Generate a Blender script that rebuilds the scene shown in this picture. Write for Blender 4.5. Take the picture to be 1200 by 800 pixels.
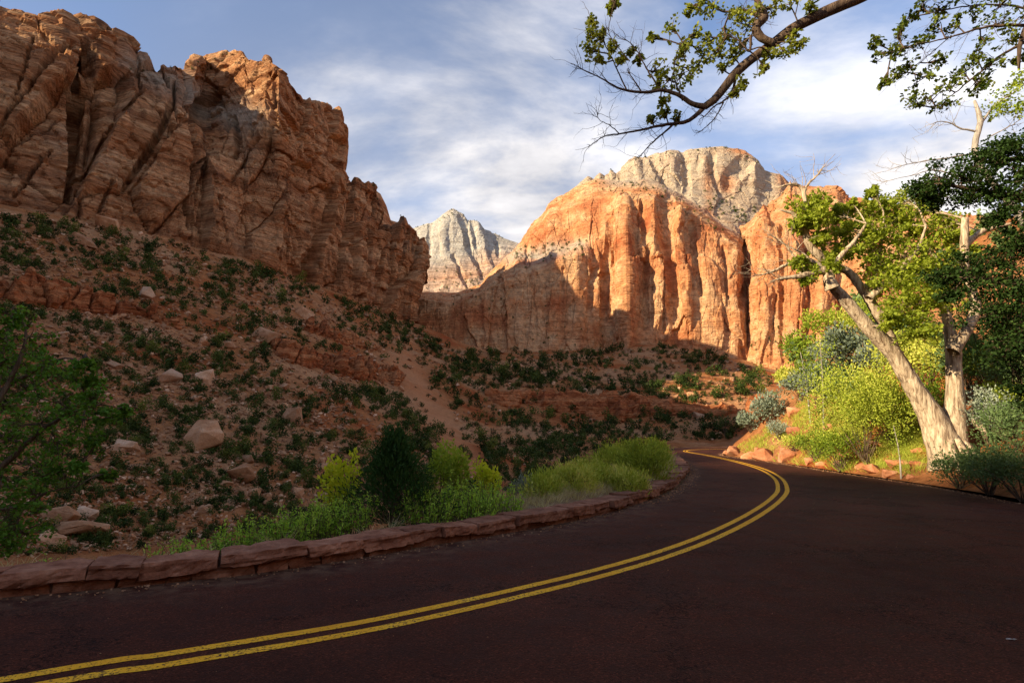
import bpy, math, random
import numpy as np
for o in list(bpy.data.objects): bpy.data.objects.remove(o)
scene = bpy.context.scene
COL = scene.collection
R = math.radians
# ------------------------------------------------------------------ camera
F = 700.0; CAMZ = 1.65; HZ = 505.0
PITCH = math.atan((HZ - 400) / F)
cam = bpy.data.cameras.new('camera'); cam_o = bpy.data.objects.new('camera', cam); COL.objects.link(cam_o)
cam.sensor_width = 36.0; cam.lens = 36.0 * F / 1200.0
cam.clip_start = 0.05; cam.clip_end = 20000
cam_o.location = (0, 0, CAMZ); cam_o.rotation_euler = (math.pi / 2 + PITCH, 0, 0)
scene.camera = cam_o
# ------------------------------------------------------------------ sun and sky
SUN_EL = 23.0
SUN_H = np.array([-0.90, -0.436])
sun_az = math.atan2(SUN_H[0], SUN_H[1])
sv = np.array([SUN_H[0] * math.cos(R(SUN_EL)), SUN_H[1] * math.cos(R(SUN_EL)), math.sin(R(SUN_EL))])
sl = bpy.data.lights.new('sun', 'SUN'); sl.energy = 5.0; sl.angle = R(0.5); sl.color = (1.0, 0.83, 0.56)
sun_o = bpy.data.objects.new('sun', sl); COL.objects.link(sun_o)
from mathutils import Vector
sun_o.rotation_euler = Vector(sv).to_track_quat('Z', 'Y').to_euler()
sun_o.location = (-60, -30, 90)
world = bpy.data.worlds.new('World'); scene.world = world; world.use_nodes = True
wt = world.node_tree; wn = wt.nodes; wl = wt.links
wn.clear()
def WN(t, **k):
    n = wn.new(t)
    for a, b in k.items(): setattr(n, a, b)
    return n
sky = WN('ShaderNodeTexSky', sky_type='NISHITA', sun_disc=False)
sky.sun_elevation = R(SUN_EL); sky.sun_rotation = sun_az
sky.altitude = 2400; sky.air_density = 0.9; sky.dust_density = 0.3; sky.ozone_density = 2.0
tc = WN('ShaderNodeTexCoord')
sep = WN('ShaderNodeSeparateXYZ'); wl.new(tc.outputs['Generated'], sep.inputs[0])
def wmath(op, a, b=None, c=None, clamp=False):
    n = WN('ShaderNodeMath', operation=op); n.use_clamp = clamp
    for i, v in enumerate((a, b, c)):
        if v is None: continue
        if isinstance(v, (int, float)): n.inputs[i].default_value = v
        else: wl.new(v, n.inputs[i])
    return n.outputs[0]
zz = wmath('ADD', wmath('MAXIMUM', sep.outputs[2], 0.0), 0.22)
cx = wmath('DIVIDE', sep.outputs[0], zz); cy = wmath('DIVIDE', sep.outputs[1], zz)
comb = WN('ShaderNodeCombineXYZ'); wl.new(cx, comb.inputs[0]); wl.new(cy, comb.inputs[1])
def wnoise(loc, rot, scale, sc, detail, rough, dist=0.0):
    m = WN('ShaderNodeMapping'); m.inputs['Location'].default_value = loc
    m.inputs['Rotation'].default_value = (0, 0, R(rot)); m.inputs['Scale'].default_value = scale
    wl.new(comb.outputs[0], m.inputs[0])
    n = WN('ShaderNodeTexNoise'); n.inputs['Scale'].default_value = sc; n.inputs['Detail'].default_value = detail
    n.inputs['Roughness'].default_value = rough; n.inputs['Distortion'].default_value = dist
    wl.new(m.outputs[0], n.inputs['Vector']); return n.outputs['Fac']
def wramp(v, a, b):
    n = WN('ShaderNodeMapRange'); n.interpolation_type = 'SMOOTHSTEP'
    n.inputs['From Min'].default_value = a; n.inputs['From Max'].default_value = b
    wl.new(v, n.inputs['Value']); return n.outputs[0]
big = wnoise((3.1, 1.2, 0), 25, (1.0, 0.8, 1), 0.85, 4, 0.5, 0.2)
fine = wnoise((0.3, 4.0, 0), -62, (0.8, 1.2, 1), 1.5, 11, 0.58, 0.3)
veil = wnoise((7.3, 2.0, 0), 10, (0.7, 1.1, 1), 1.1, 7, 0.58, 0.3)
dens = wmath('ADD', wmath('MULTIPLY', wramp(big, 0.36, 0.66), 0.55), wmath('MULTIPLY', wramp(fine, 0.42, 0.66), 0.72))
low = wramp(sep.outputs[2], 0.75, 0.15)          # cloud deck thickens towards the horizon
dens = wmath('ADD', dens, wmath('MULTIPLY', low, 0.42))
dens = wmath('MULTIPLY', wmath('MULTIPLY', dens, wmath('ADD', wmath('MULTIPLY', low, 0.42), 0.58)), 0.96, clamp=True)
bright = wmath('ADD', wmath('MULTIPLY', wramp(veil, 0.40, 0.66), 0.50), wmath('MULTIPLY', wramp(fine, 0.40, 0.70), 0.50))
cc = WN('ShaderNodeMix', data_type='RGBA')
cc.inputs['A'].default_value = (1.3, 1.38, 1.65, 1); cc.inputs['B'].default_value = (5.4, 5.15, 5.0, 1)
wl.new(bright, cc.inputs['Factor'])
mx = WN('ShaderNodeMix', data_type='RGBA')
wl.new(dens, mx.inputs['Factor']); wl.new(sky.outputs[0], mx.inputs['A']); wl.new(cc.outputs['Result'], mx.inputs['B'])
bg = WN('ShaderNodeBackground'); bg.inputs['Strength'].default_value = 0.145
wl.new(mx.outputs['Result'], bg.inputs['Color'])
wo = WN('ShaderNodeOutputWorld'); wl.new(bg.outputs[0], wo.inputs['Surface'])
scene.view_settings.view_transform = 'Standard'; scene.view_settings.look = 'None'
scene.view_settings.gamma = 1.0; scene.view_settings.use_curve_mapping = False
scene.view_settings.exposure = 1.0
scene.render.engine = 'CYCLES'
try:
    scene.cycles.max_bounces = 6; scene.cycles.transparent_max_bounces = 4
except Exception: pass
# ------------------------------------------------------------------ helpers
RNG = np.random.default_rng(7)
cP, sP = math.cos(PITCH), math.sin(PITCH)
def P(px, py, d):                       # the point on a pixel's ray at forward distance d
    a = (px - 600) / F; b = (400 - py) / F
    dy = cP - b * sP; dz = sP + b * cP
    return np.array([a * d / dy, d, CAMZ + dz * d / dy])
def G(px, py, z=0.0):                   # the point on a pixel's ray at height z
    b = (400 - py) / F
    dy = cP - b * sP; dz = sP + b * cP
    return P(px, py, (z - CAMZ) / dz * dy)
def pix(p):                             # world points -> photo pixels
    p = np.asarray(p, float); q = p - np.array([0, 0, CAMZ])
    w = q[..., 1] * cP + q[..., 2] * sP; v = -q[..., 1] * sP + q[..., 2] * cP
    w = np.where(np.abs(w) < 1e-3, 1e-3, w)
    return 600 + F * q[..., 0] / w, 400 - F * v / w
_perm = np.random.default_rng(11).permutation(256); _perm = np.concatenate([_perm, _perm, _perm])
_g = np.random.default_rng(12).normal(size=(256, 3)); _g /= np.linalg.norm(_g, axis=1)[:, None]
_hv = np.random.default_rng(13).random(4096)
def perlin(p, seed=0):
    p = np.asarray(p, float) + seed * 17.31
    i = np.floor(p).astype(int); f = p - i
    u = f * f * f * (f * (f * 6 - 15) + 10); i &= 255
    out = 0
    for dx in (0, 1):
        wx = u[..., 0] if dx else 1 - u[..., 0]
        for dy in (0, 1):
            wy = u[..., 1] if dy else 1 - u[..., 1]
            for dz in (0, 1):
                wz = u[..., 2] if dz else 1 - u[..., 2]
                h = _perm[_perm[_perm[(i[..., 0] + dx) & 255] + ((i[..., 1] + dy) & 255)] + ((i[..., 2] + dz) & 255)]
                g = _g[h]
                out = out + wx * wy * wz * (g[..., 0] * (f[..., 0] - dx) + g[..., 1] * (f[..., 1] - dy) + g[..., 2] * (f[..., 2] - dz))
    return out * 1.5
def fbm(p, octv=5, gain=0.5, seed=0, ridged=False):
    p = np.asarray(p, float); a = 1.0; s = 0; n = 0
    for k in range(octv):
        v = perlin(p * 2.03 ** k, seed + k)
        if ridged: v = 1 - 2 * np.abs(v)
        s = s + a * v; n += a; a *= gain
    return s / n
def hsh(i, seed=0):
    return _hv[(np.asarray(i).astype(np.int64) * 2654435761 + seed * 97531) % 4096]
def sstep(a, b, x):
    t = np.clip((np.asarray(x, float) - a) / (b - a), 0, 1); return t * t * (3 - 2 * t)
def layers(s, th, seed):                # bedded rock: beds stand out by different amounts, grooves between
    q = s / th; i = np.floor(q); f = q - i
    a = hsh(i, seed); b = hsh(i + 1, seed)
    return a + (b - a) * sstep(0.78, 1.0, f) - 0.35 * np.exp(-((f - 0.9) / 0.07) ** 2)
def worley(x, y, seed=0):               # 2-D cells: cell value, distance to the border
    ix = np.floor(x).astype(int); iy = np.floor(y).astype(int)
    d1 = np.full(x.shape, 9.0); d2 = np.full(x.shape, 9.0); val = np.zeros(x.shape); gx = np.zeros(x.shape); gy = np.zeros(x.shape)
    for a in (-1, 0, 1):
        for b in (-1, 0, 1):
            k = (ix + a) * 73 + (iy + b) * 1931
            cx_ = ix + a + hsh(k, seed); cy_ = iy + b + hsh(k, seed + 1)
            d = np.hypot(x - cx_, y - cy_); c = d < d1
            d2 = np.where(c, d1, np.minimum(d2, d)); d1 = np.where(c, d, d1)
            val = np.where(c, hsh(k, seed + 2), val); gx = np.where(c, x - cx_, gx); gy = np.where(c, y - cy_, gy)
    sl_x = (val * 7.3) % 1 - .5; sl_y = (val * 13.7) % 1 - .5
    return val + 0.9 * (sl_x * gx + sl_y * gy), d2 - d1
def segdist(px, py, pts):
    best = np.full(px.shape, 1e9); par = np.zeros(px.shape); n = len(pts) - 1
    for k in range(n):
        ax, ay = pts[k][:2]; bx, by = pts[k + 1][:2]
        dx, dy = bx - ax, by - ay; L = dx * dx + dy * dy + 1e-9
        t = np.clip(((px - ax) * dx + (py - ay) * dy) / L, 0, 1)
        d = np.hypot(px - ax - t * dx, py - ay - t * dy)
        c = d < best; best = np.where(c, d, best); par = np.where(c, (k + t) / n, par)
    return best, par
def inpoly(x, y, poly):
    ins = np.zeros(x.shape, bool); n = len(poly)
    for k in range(n):
        x1, y1 = poly[k][:2]; x2, y2 = poly[(k + 1) % n][:2]
        if y1 == y2: continue
        c = ((y1 > y) != (y2 > y)) & (x < (x2 - x1) * (y - y1) / (y2 - y1) + x1)
        ins ^= c
    return ins
def catmull(pts, n):
    pts = np.asarray(pts, float); m = len(pts)
    ext = np.vstack([2 * pts[0] - pts[1], pts, 2 * pts[-1] - pts[-2]])
    seg = np.linalg.norm(np.diff(pts[:, :3] if pts.shape[1] >= 3 else pts, axis=0), axis=1); cum = np.concatenate([[0], np.cumsum(seg)])
    s = np.linspace(0, cum[-1], n); out = np.zeros((n, pts.shape[1]))
    k = np.clip(np.searchsorted(cum, s, 'right') - 1, 0, m - 2)
    t = ((s - cum[k]) / np.maximum(seg[k], 1e-9))[:, None]
    p0, p1, p2, p3 = ext[k], ext[k + 1], ext[k + 2], ext[k + 3]
    return 0.5 * (2 * p1 + (p2 - p0) * t + (2 * p0 - 5 * p1 + 4 * p2 - p3) * t * t + (3 * p1 - p0 - 3 * p2 + p3) * t ** 3)
def mk_mesh(name, V, faces, mats=(), attrs=None, smooth=True):
    V = np.asarray(V, np.float32); me = bpy.data.meshes.new(name)
    fs = [np.asarray(f, np.int32) for f in faces if len(f)]
    tot = [np.full(len(f), f.shape[1], np.int32) for f in fs]
    lt = np.concatenate(tot); ls = np.concatenate([[0], np.cumsum(lt)[:-1]]).astype(np.int32)
    li = np.concatenate([f.ravel() for f in fs])
    me.vertices.add(len(V)); me.vertices.foreach_set('co', V.ravel())
    me.loops.add(len(li)); me.loops.foreach_set('vertex_index', li)
    me.polygons.add(len(lt)); me.polygons.foreach_set('loop_start', ls); me.polygons.foreach_set('loop_total', lt)
    me.polygons.foreach_set('use_smooth', np.full(len(lt), bool(smooth)))
    me.update(calc_edges=True)
    for k, a in (attrs or {}).items():
        at = me.attributes.new(k, 'FLOAT', 'POINT'); at.data.foreach_set('value', np.asarray(a, np.float32).ravel())
    for m in mats: me.materials.append(m)
    return me
def link(name, me, parent=None, label=None, cat=None, group=None, kind=None, loc=None):
    o = bpy.data.objects.new(name, me); COL.objects.link(o)
    if parent is not None: o.parent = parent
    if loc is not None: o.location = [float(v) for v in loc]
    tag(o, label, cat, group, kind); return o
def tag(o, label=None, cat=None, group=None, kind=None):
    if label: o['label'] = label
    if cat: o['category'] = cat
    if group: o['group'] = group
    if kind: o['kind'] = kind
class MB:                               # collects pieces of one mesh
    def __init__(s): s.V = []; s.Q = []; s.T = []; s.A = []; s.n = 0
    def add(s, V, Q=None, T=None, a=None):
        V = np.asarray(V, float).reshape(-1, 3)
        if Q is not None and len(Q): s.Q.append(np.asarray(Q, int) + s.n)
        if T is not None and len(T): s.T.append(np.asarray(T, int) + s.n)
        s.V.append(V); s.A.append(np.full(len(V), 0.5) if a is None else np.broadcast_to(np.asarray(a, float), (len(V),)))
        s.n += len(V)
    def mesh(s, name, mat, smooth=True, origin=(0, 0, 0)):
        V = np.vstack(s.V) - np.asarray(origin, float); f = []
        if s.Q: f.append(np.vstack(s.Q))
        if s.T: f.append(np.vstack(s.T))
        return mk_mesh(name, V, f, [mat], {'tint': np.concatenate(s.A)}, smooth)
def tube(mb, path, rad, sides=8, rough=0.0, cap=True, seed=0, tint=0.5, rscale=3.0):
    path = np.asarray(path, float); n = len(path); rad = np.broadcast_to(np.asarray(rad, float), (n,))
    tg = np.gradient(path, axis=0); tg /= np.linalg.norm(tg, axis=1)[:, None] + 1e-9
    ref = np.array([0, 0, 1.0]) if abs(tg[0][2]) < 0.9 else np.array([1.0, 0, 0])
    u = np.cross(tg[0], ref); u /= np.linalg.norm(u); U = [u]
    for k in range(1, n):
        u = U[-1] - tg[k] * np.dot(U[-1], tg[k]); u /= np.linalg.norm(u) + 1e-9; U.append(u)
    U = np.array(U); W = np.cross(tg, U); a = np.linspace(0, 2 * np.pi, sides, endpoint=False)
    rr = rad[:, None] * np.ones(sides)
    if rough > 0:
        s_ = np.cumsum(np.concatenate([[0], np.linalg.norm(np.diff(path, axis=0), axis=1)]))
        q = np.stack([np.cos(a)[None] * rscale + 0 * s_[:, None], np.sin(a)[None] * rscale + 0 * s_[:, None], (s_ / max(rad.mean(), .02))[:, None] * 0.22 + 0 * a[None]], -1)
        rr = rr * (1 + rough * fbm(q + seed * 3.7, 4, 0.6) * 1.6)
    V = path[:, None] + rr[..., None] * (np.cos(a)[None, :, None] * U[:, None] + np.sin(a)[None, :, None] * W[:, None])
    i = np.arange(n - 1)[:, None] * sides; j = np.arange(sides)[None]; j2 = (j + 1) % sides
    Q = np.stack([i + j, i + j2, i + sides + j2, i + sides + j], -1).reshape(-1, 4)
    V = V.reshape(-1, 3); T = None
    if cap:
        V = np.vstack([V, path[-1] + tg[-1] * rad[-1] * 0.5]); b = (n - 1) * sides
        T = np.stack([b + j[0], b + j2[0], np.full(sides, len(V) - 1)], -1)
    mb.add(V, Q, T, tint)
def leaves(mb, C, size, rng, up=0.35, ratio=0.55, tint=None, along=None, droop=0.0):
    C = np.asarray(C, float); n = len(C)
    if n == 0: return
    size = np.broadcast_to(np.asarray(size, float), (n,)) * rng.uniform(0.7, 1.25, n)
    d = rng.normal(size=(n, 3)) if along is None else np.asarray(along) + 0.5 * rng.normal(size=(n, 3))
    d[:, 2] -= droop; d /= np.linalg.norm(d, axis=1)[:, None] + 1e-9
    nn = rng.normal(size=(n, 3)); nn[:, 2] += up * 3
    s = np.cross(d, nn); s /= np.linalg.norm(s, axis=1)[:, None] + 1e-9
    nn = np.cross(s, d)
    L = size[:, None]; Wd = L * ratio * 0.5
    V = np.stack([C, C + d * L * .45 + s * Wd + nn * L * .07, C + d * L, C + d * L * .45 - s * Wd + nn * L * .07], 1)
    k = np.arange(n)[:, None] * 4
    T = np.concatenate([k + np.array([[0, 1, 2]]), k + np.array([[0, 2, 3]])])
    t = rng.random(n) if tint is None else np.clip(np.asarray(tint) + rng.normal(0, .12, n), 0, 1)
    mb.add(V.reshape(-1, 3), None, T, np.repeat(t, 4))
# ------------------------------------------------------------------ materials
class Mat:
    def __init__(s, name):
        s.m = bpy.data.materials.new(name); s.m.use_nodes = True; s.t = s.m.node_tree; s.N = s.t.nodes; s.L = s.t.links
        s.N.clear(); s.out = s.N.new('ShaderNodeOutputMaterial')
    def n(s, typ, **k):
        x = s.N.new(typ)
        for a, b in k.items(): setattr(x, a, b)
        return x
    def put(s, inp, v):
        if hasattr(v, 'is_output'): s.L.new(v, inp)
        elif isinstance(v, (tuple, list)): inp.default_value = tuple(v) + ((1,) if len(v) == 3 and len(inp.default_value) == 4 else ())
        else: inp.default_value = v
    def pos(s, scale=(1, 1, 1), loc=(0, 0, 0), rot=(0, 0, 0), obj=False):
        src = s.n('ShaderNodeTexCoord').outputs['Object'] if obj else s.n('ShaderNodeNewGeometry').outputs['Position']
        m = s.n('ShaderNodeMapping'); m.inputs['Scale'].default_value = scale; m.inputs['Location'].default_value = loc
        m.inputs['Rotation'].default_value = tuple(R(a) for a in rot); s.L.new(src, m.inputs[0]); return m.outputs[0]
    def noise(s, vec, scale=1.0, detail=4, rough=0.55, dist=0.0):
        x = s.n('ShaderNodeTexNoise'); s.L.new(vec, x.inputs['Vector'])
        x.inputs['Scale'].default_value = scale; x.inputs['Detail'].default_value = detail
        x.inputs['Roughness'].default_value = rough; x.inputs['Distortion'].default_value = dist; return x.outputs['Fac']
    def attr(s, name): return s.n('ShaderNodeAttribute', attribute_name=name).outputs['Fac']
    def ramp(s, v, stops):
        x = s.n('ShaderNodeValToRGB'); e = x.color_ramp.elements
        while len(e) < len(stops): e.new(0.5)
        for el, (p, c) in zip(e, stops): el.position = p; el.color = (tuple(c) + (1,))[:4] if isinstance(c, (tuple, list)) else (c, c, c, 1)
        s.L.new(v, x.inputs[0]); return x.outputs[0]
    def rng(s, v, a, b, c=0.0, d=1.0):
        x = s.n('ShaderNodeMapRange'); x.interpolation_type = 'SMOOTHSTEP'
        for k, q in zip(('From Min', 'From Max', 'To Min', 'To Max'), (a, b, c, d)): x.inputs[k].default_value = q
        s.L.new(v, x.inputs['Value']); return x.outputs[0]
    def math(s, op, a, b=0.0, clamp=False):
        x = s.n('ShaderNodeMath', operation=op); x.use_clamp = clamp; s.put(x.inputs[0], a); s.put(x.inputs[1], b); return x.outputs[0]
    def mix(s, f, a, b, mode='MIX'):
        x = s.n('ShaderNodeMix', data_type='RGBA', blend_type=mode); s.put(x.inputs['Factor'], f); s.put(x.inputs['A'], a); s.put(x.inputs['B'], b)
        return x.outputs['Result']
    def bump(s, h, strength=0.5, dist=0.1, nrm=None):
        x = s.n('ShaderNodeBump'); x.inputs['Strength'].default_value = strength; x.inputs['Distance'].default_value = dist
        s.L.new(h, x.inputs['Height'])
        if nrm is not None: s.L.new(nrm, x.inputs['Normal'])
        return x.outputs[0]
    def bsdf(s, col, rough=0.85, nrm=None, spec=0.25):
        x = s.n('ShaderNodeBsdfPrincipled'); s.put(x.inputs['Base Color'], col); s.put(x.inputs['Roughness'], rough)
        x.inputs['Specular IOR Level'].default_value = spec
        if nrm is not None: s.L.new(nrm, x.inputs['Normal'])
        return x.outputs[0]
    def done(s, sh): s.L.new(sh, s.out.inputs['Surface']); return s.m
def rock_mat(name, c1, c2, c3, varn=(0.06, 0.035, 0.025), varn_amt=0.55, k=1.0, white=None, streak=0.5, thin_amt=0.6, bz=(.018, .22), seed=0, tilt=(0, 0, 0)):
    m = Mat(name); w = m.pos(loc=(seed * 13, 0, 0))
    warp = m.noise(m.pos((.02 * k,) * 3, (seed, 3, 1)), 1, 4)
    bands = m.noise(m.pos((bz[0] * k, bz[0] * k, bz[1] * k), (seed, 0, 0), tilt), 1.0, 9, 0.62, 0.12)
    col = m.ramp(bands, [(0.30, c1), (0.48, c2), (0.60, c3), (0.74, c2)])
    thin = m.noise(m.pos((.05 * k, .05 * k, 1.3 * k), (seed, 5, 0), tilt), 1.0, 6, 0.6, 0.15)
    col = m.mix(thin_amt, col, m.ramp(thin, [(0.34, (.34, .30, .29)), (0.5, (1, 1, 1)), (0.66, (1.35, 1.3, 1.22))]), 'MULTIPLY')
    fine = m.noise(m.pos((.45 * k,) * 3, (seed, 9, 0)), 1.0, 9, 0.65)
    col = m.mix(0.8, col, m.ramp(fine, [(0.32, (.5, .45, .43)), (0.52, (1, 1, 1)), (0.68, (1.3, 1.3, 1.28))]), 'MULTIPLY')
    if white is not None: 
        wc = m.mix(0.6, white, m.ramp(thin, [(0.3, (.6, .58, .56)), (0.55, (1, 1, 1))]), 'MULTIPLY')
        wc = m.mix(0.7, wc, m.ramp(fine, [(0.3, (.6, .58, .56)), (0.55, (1, 1, 1))]), 'MULTIPLY')
        col = m.mix(m.attr('white'), col, wc)
    st = m.noise(m.pos((.16 * k, .16 * k, .012 * k), (seed, 2, 4)), 1.0, 7, 0.6, 0.2)
    gate = m.rng(m.noise(m.pos((.028 * k,) * 3, (2, seed, 7)), 1, 4), 0.42, 0.62)
    va = m.math('MULTIPLY', m.math('MULTIPLY', m.rng(st, 0.47, 0.64), gate), varn_amt)
    col = m.mix(va, col, varn)
    h = m.math('ADD', m.noise(m.pos((.5 * k, .5 * k, 1.6 * k), (seed, 0, 8), tilt), 1.0, 9, 0.68), m.math('MULTIPLY', thin, 0.7))
    nb = m.bump(h, 1.0, 1.7 / k)
    return m.done(m.bsdf(col, 0.95, nb, 0.04))
def leaf_mat(name, stops, trans=0.35, rough=0.6, spec=0.08, vary=False):
    m = Mat(name); col = m.ramp(m.attr('tint'), stops)
    if vary: col = m.mix(1.0, col, m.ramp(m.n('ShaderNodeObjectInfo').outputs['Random'], [(0, (.6, .65, .6)), (.5, (1, 1, 1)), (.8, (1.5, 1.25, 1.0)), (1, (2.1, 1.75, 1.5))]), 'MULTIPLY')
    a = m.bsdf(col, rough, None, spec)
    t = m.n('ShaderNodeBsdfTranslucent'); tcol = m.mix(1.0, col, (1.25, 1.25, 0.55), 'MULTIPLY'); m.L.new(tcol, t.inputs[0])
    x = m.n('ShaderNodeMixShader'); x.inputs[0].default_value = trans; m.L.new(a, x.inputs[1]); m.L.new(t.outputs[0], x.inputs[2])
    return m.done(x.outputs[0])
def bark_mat(name, c1, c2, c3, scale=1.0):
    m = Mat(name)
    f = m.noise(m.pos((9 * scale, 9 * scale, 1.6 * scale)), 1.0, 8, 0.65, 0.6)
    g = m.noise(m.pos((1.2 * scale,) * 3, (3, 1, 4)), 1.0, 4)
    col = m.ramp(f, [(0.34, c1), (0.52, c2), (0.68, c3)])
    col = m.mix(0.6, col, m.ramp(g, [(0.35, (.6, .57, .53)), (0.6, (1.1, 1.08, 1.04))]), 'MULTIPLY')
    return m.done(m.bsdf(col, 0.9, m.bump(f, 1.0, 0.07 / scale), 0.15))
M = {}
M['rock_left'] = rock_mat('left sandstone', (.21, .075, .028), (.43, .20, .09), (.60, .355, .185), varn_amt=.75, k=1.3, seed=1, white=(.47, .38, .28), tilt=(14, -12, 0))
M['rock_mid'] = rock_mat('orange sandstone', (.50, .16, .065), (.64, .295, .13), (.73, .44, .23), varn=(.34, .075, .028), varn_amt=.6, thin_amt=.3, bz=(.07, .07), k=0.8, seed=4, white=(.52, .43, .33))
M['rock_cap'] = rock_mat('white sandstone', (.52, .20, .09), (.58, .30, .16), (.60, .40, .25), varn=(.25, .17, .13), varn_amt=.4, k=0.5, seed=6, white=(.62, .49, .35))
M['rock_far'] = rock_mat('far sandstone', (.55, .29, .18), (.62, .38, .25), (.64, .46, .34), varn=(.3, .22, .18), varn_amt=.35, k=0.25, seed=9, white=(.60, .55, .47))
M['rock_ledge'] = rock_mat('ledge sandstone', (.27, .075, .03), (.42, .145, .055), (.50, .215, .09), varn_amt=.4, k=3.0, seed=3)
def soil():
    m = Mat('talus soil')
    a = m.noise(m.pos((.06, .06, .06)), 1, 6, .6, .4); b = m.noise(m.pos((.9, .9, .9)), 1, 9, .68); c = m.noise(m.pos((5, 5, 5)), 1, 6, .65)
    col = m.ramp(a, [(.34, (.30, .080, .025)), (.46, (.35, .140, .052)), (.62, (.41, .215, .105))])
    col = m.mix(.75, col, m.ramp(b, [(.32, (.45, .42, .40)), (.52, (1, 1, 1)), (.68, (1.3, 1.28, 1.25))]), 'MULTIPLY')
    col = m.mix(.6, col, m.ramp(c, [(.34, (.55, .52, .5)), (.55, (1.05, 1.05, 1.05))]), 'MULTIPLY')
    sand = m.attr('sand'); col = m.mix(m.math('MULTIPLY', sand, .85), col, m.mix(.35, (.46, .20, .09), col))
    vg = m.attr('verge'); vcol = m.ramp(b, [(.3, (.17, .105, .06)), (.5, (.27, .18, .10)), (.68, (.36, .27, .16))])
    col = m.mix(vg, col, vcol)
    h = m.math('ADD', m.noise(m.pos((1.4, 1.4, 1.4), (4, 1, 2)), 1, 10, .7), m.math('MULTIPLY', c, .25))
    return m.done(m.bsdf(col, .95, m.bump(h, .8, .35), .03))
M['soil'] = soil()
def asphalt():
    m = Mat('red asphalt')
    big = m.noise(m.pos((.22, .22, .22)), 1, 5, .6, .5); mid = m.noise(m.pos((2.2, 2.2, 2.2)), 1, 7, .65)
    g = m.noise(m.pos((60, 60, 60)), 1, 3, .6); v = m.n('ShaderNodeTexVoronoi'); m.L.new(m.pos((80, 80, 80)), v.inputs['Vector']); v.inputs['Scale'].default_value = 1
    vc = m.n('ShaderNodeSeparateColor'); m.L.new(v.outputs['Color'], vc.inputs[0])
    col = m.ramp(big, [(.32, (.046, .0125, .0060)), (.5, (.064, .0180, .0090)), (.68, (.084, .025, .0132))])
    col = m.mix(.8, col, m.ramp(mid, [(.3, (.62, .60, .60)), (.52, (1, 1, 1)), (.7, (1.28, 1.26, 1.24))]), 'MULTIPLY')
    col = m.mix(.9, col, m.ramp(vc.outputs[0], [(.0, (.45, .45, .46)), (.5, (1, 1, 1)), (.9, (1.3, 1.27, 1.24)), (.98, (2.3, 2.3, 2.2))]), 'MULTIPLY')
    wheel = m.attr('wheel'); col = m.mix(m.math('MULTIPLY', wheel, .34), col, (.018, .007, .005))       # rubbed wheel tracks
    e = m.n('ShaderNodeTexVoronoi', feature='DISTANCE_TO_EDGE'); e.inputs['Scale'].default_value = 1
    wv = m.n('ShaderNodeVectorMath', operation='ADD'); nz = m.n('ShaderNodeTexNoise'); m.L.new(m.pos((2.5, 2.5, 2.5)), nz.inputs['Vector']); nz.inputs['Detail'].default_value = 5
    sc_ = m.n('ShaderNodeVectorMath', operation='SCALE'); m.L.new(nz.outputs['Color'], sc_.inputs[0]); sc_.inputs['Scale'].default_value = .5
    m.L.new(m.pos((.42, .42, .42)), wv.inputs[0]); m.L.new(sc_.outputs[0], wv.inputs[1]); m.L.new(wv.outputs[0], e.inputs['Vector'])
    crack = m.math('MULTIPLY', m.rng(e.outputs['Distance'], .014, .004), m.rng(m.noise(m.pos((.5, .5, .5), (9, 2, 0)), 1, 3), .44, .52))
    stain = m.rng(m.noise(m.pos((.8, .8, .8), (3, 7, 0)), 1, 5, .6), .60, .70); col = m.mix(m.math('MULTIPLY', stain, .45), col, (.016, .007, .005))
    col = m.mix(m.math('MULTIPLY', crack, .85), col, (.009, .004, .003))
    dust = m.math('MULTIPLY', m.attr('edge'), m.rng(m.noise(m.pos((4, 4, 4)), 1, 6, .7), .38, .66)); col = m.mix(m.math('MULTIPLY', dust, .7), col, (.20, .115, .065))
    h = m.math('ADD', m.math('MULTIPLY', v.outputs['Distance'], -.8), m.math('MULTIPLY', g, .5)); h = m.math('SUBTRACT', h, m.math('MULTIPLY', crack, 1.5))
    return m.done(m.bsdf(col, m.rng(mid, .3, .7, .72, .88), m.bump(h, .7, .010), .09))
M['asphalt'] = asphalt()
def paint():
    m = Mat('yellow road paint')
    w = m.noise(m.pos((38, 38, 38)), 1, 7, .75); b = m.noise(m.pos((1.5, 1.5, 1.5)), 1, 6, .65)
    col = m.ramp(b, [(.3, (.60, .25, .010)), (.5, (.82, .40, .014)), (.7, (.90, .50, .03))])
    wear = m.math('ADD', w, m.math('MULTIPLY', m.math('SUBTRACT', b, .5), .35))
    col = m.mix(m.rng(wear, .52, .62), col, (.055, .022, .013))
    return m.done(m.bsdf(col, .8, m.bump(w, .6, .005), .2))
M['paint'] = paint()
def stone(name, c1, c2, c3, k=1.0):
    m = Mat(name); oi = m.n('ShaderNodeObjectInfo').outputs['Random']
    a = m.noise(m.pos((1.6 * k,) * 3), 1, 7, .62, .3); b = m.noise(m.pos((14 * k, 14 * k, 22 * k)), 1, 7, .68)
    col = m.ramp(a, [(.32, c1), (.5, c2), (.68, c3)])
    col = m.mix(.7, col, m.ramp(b, [(.3, (.6, .58, .56)), (.52, (1, 1, 1)), (.7, (1.18, 1.16, 1.14))]), 'MULTIPLY')
    col = m.mix(.6, col, m.ramp(oi, [(0, (.55, .52, .50)), (.5, (.95, .95, .95)), (1, (1.3, 1.26, 1.2))]), 'MULTIPLY')
    h = m.math('ADD', a, m.math('MULTIPLY', b, .35))
    return m.done(m.bsdf(col, .92, m.bump(h, .8, .06 / k), .15))
M['wall_stone'] = stone('red wall sandstone', (.15, .055, .030), (.26, .110, .062), (.38, .185, .11), 2.2)
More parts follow.
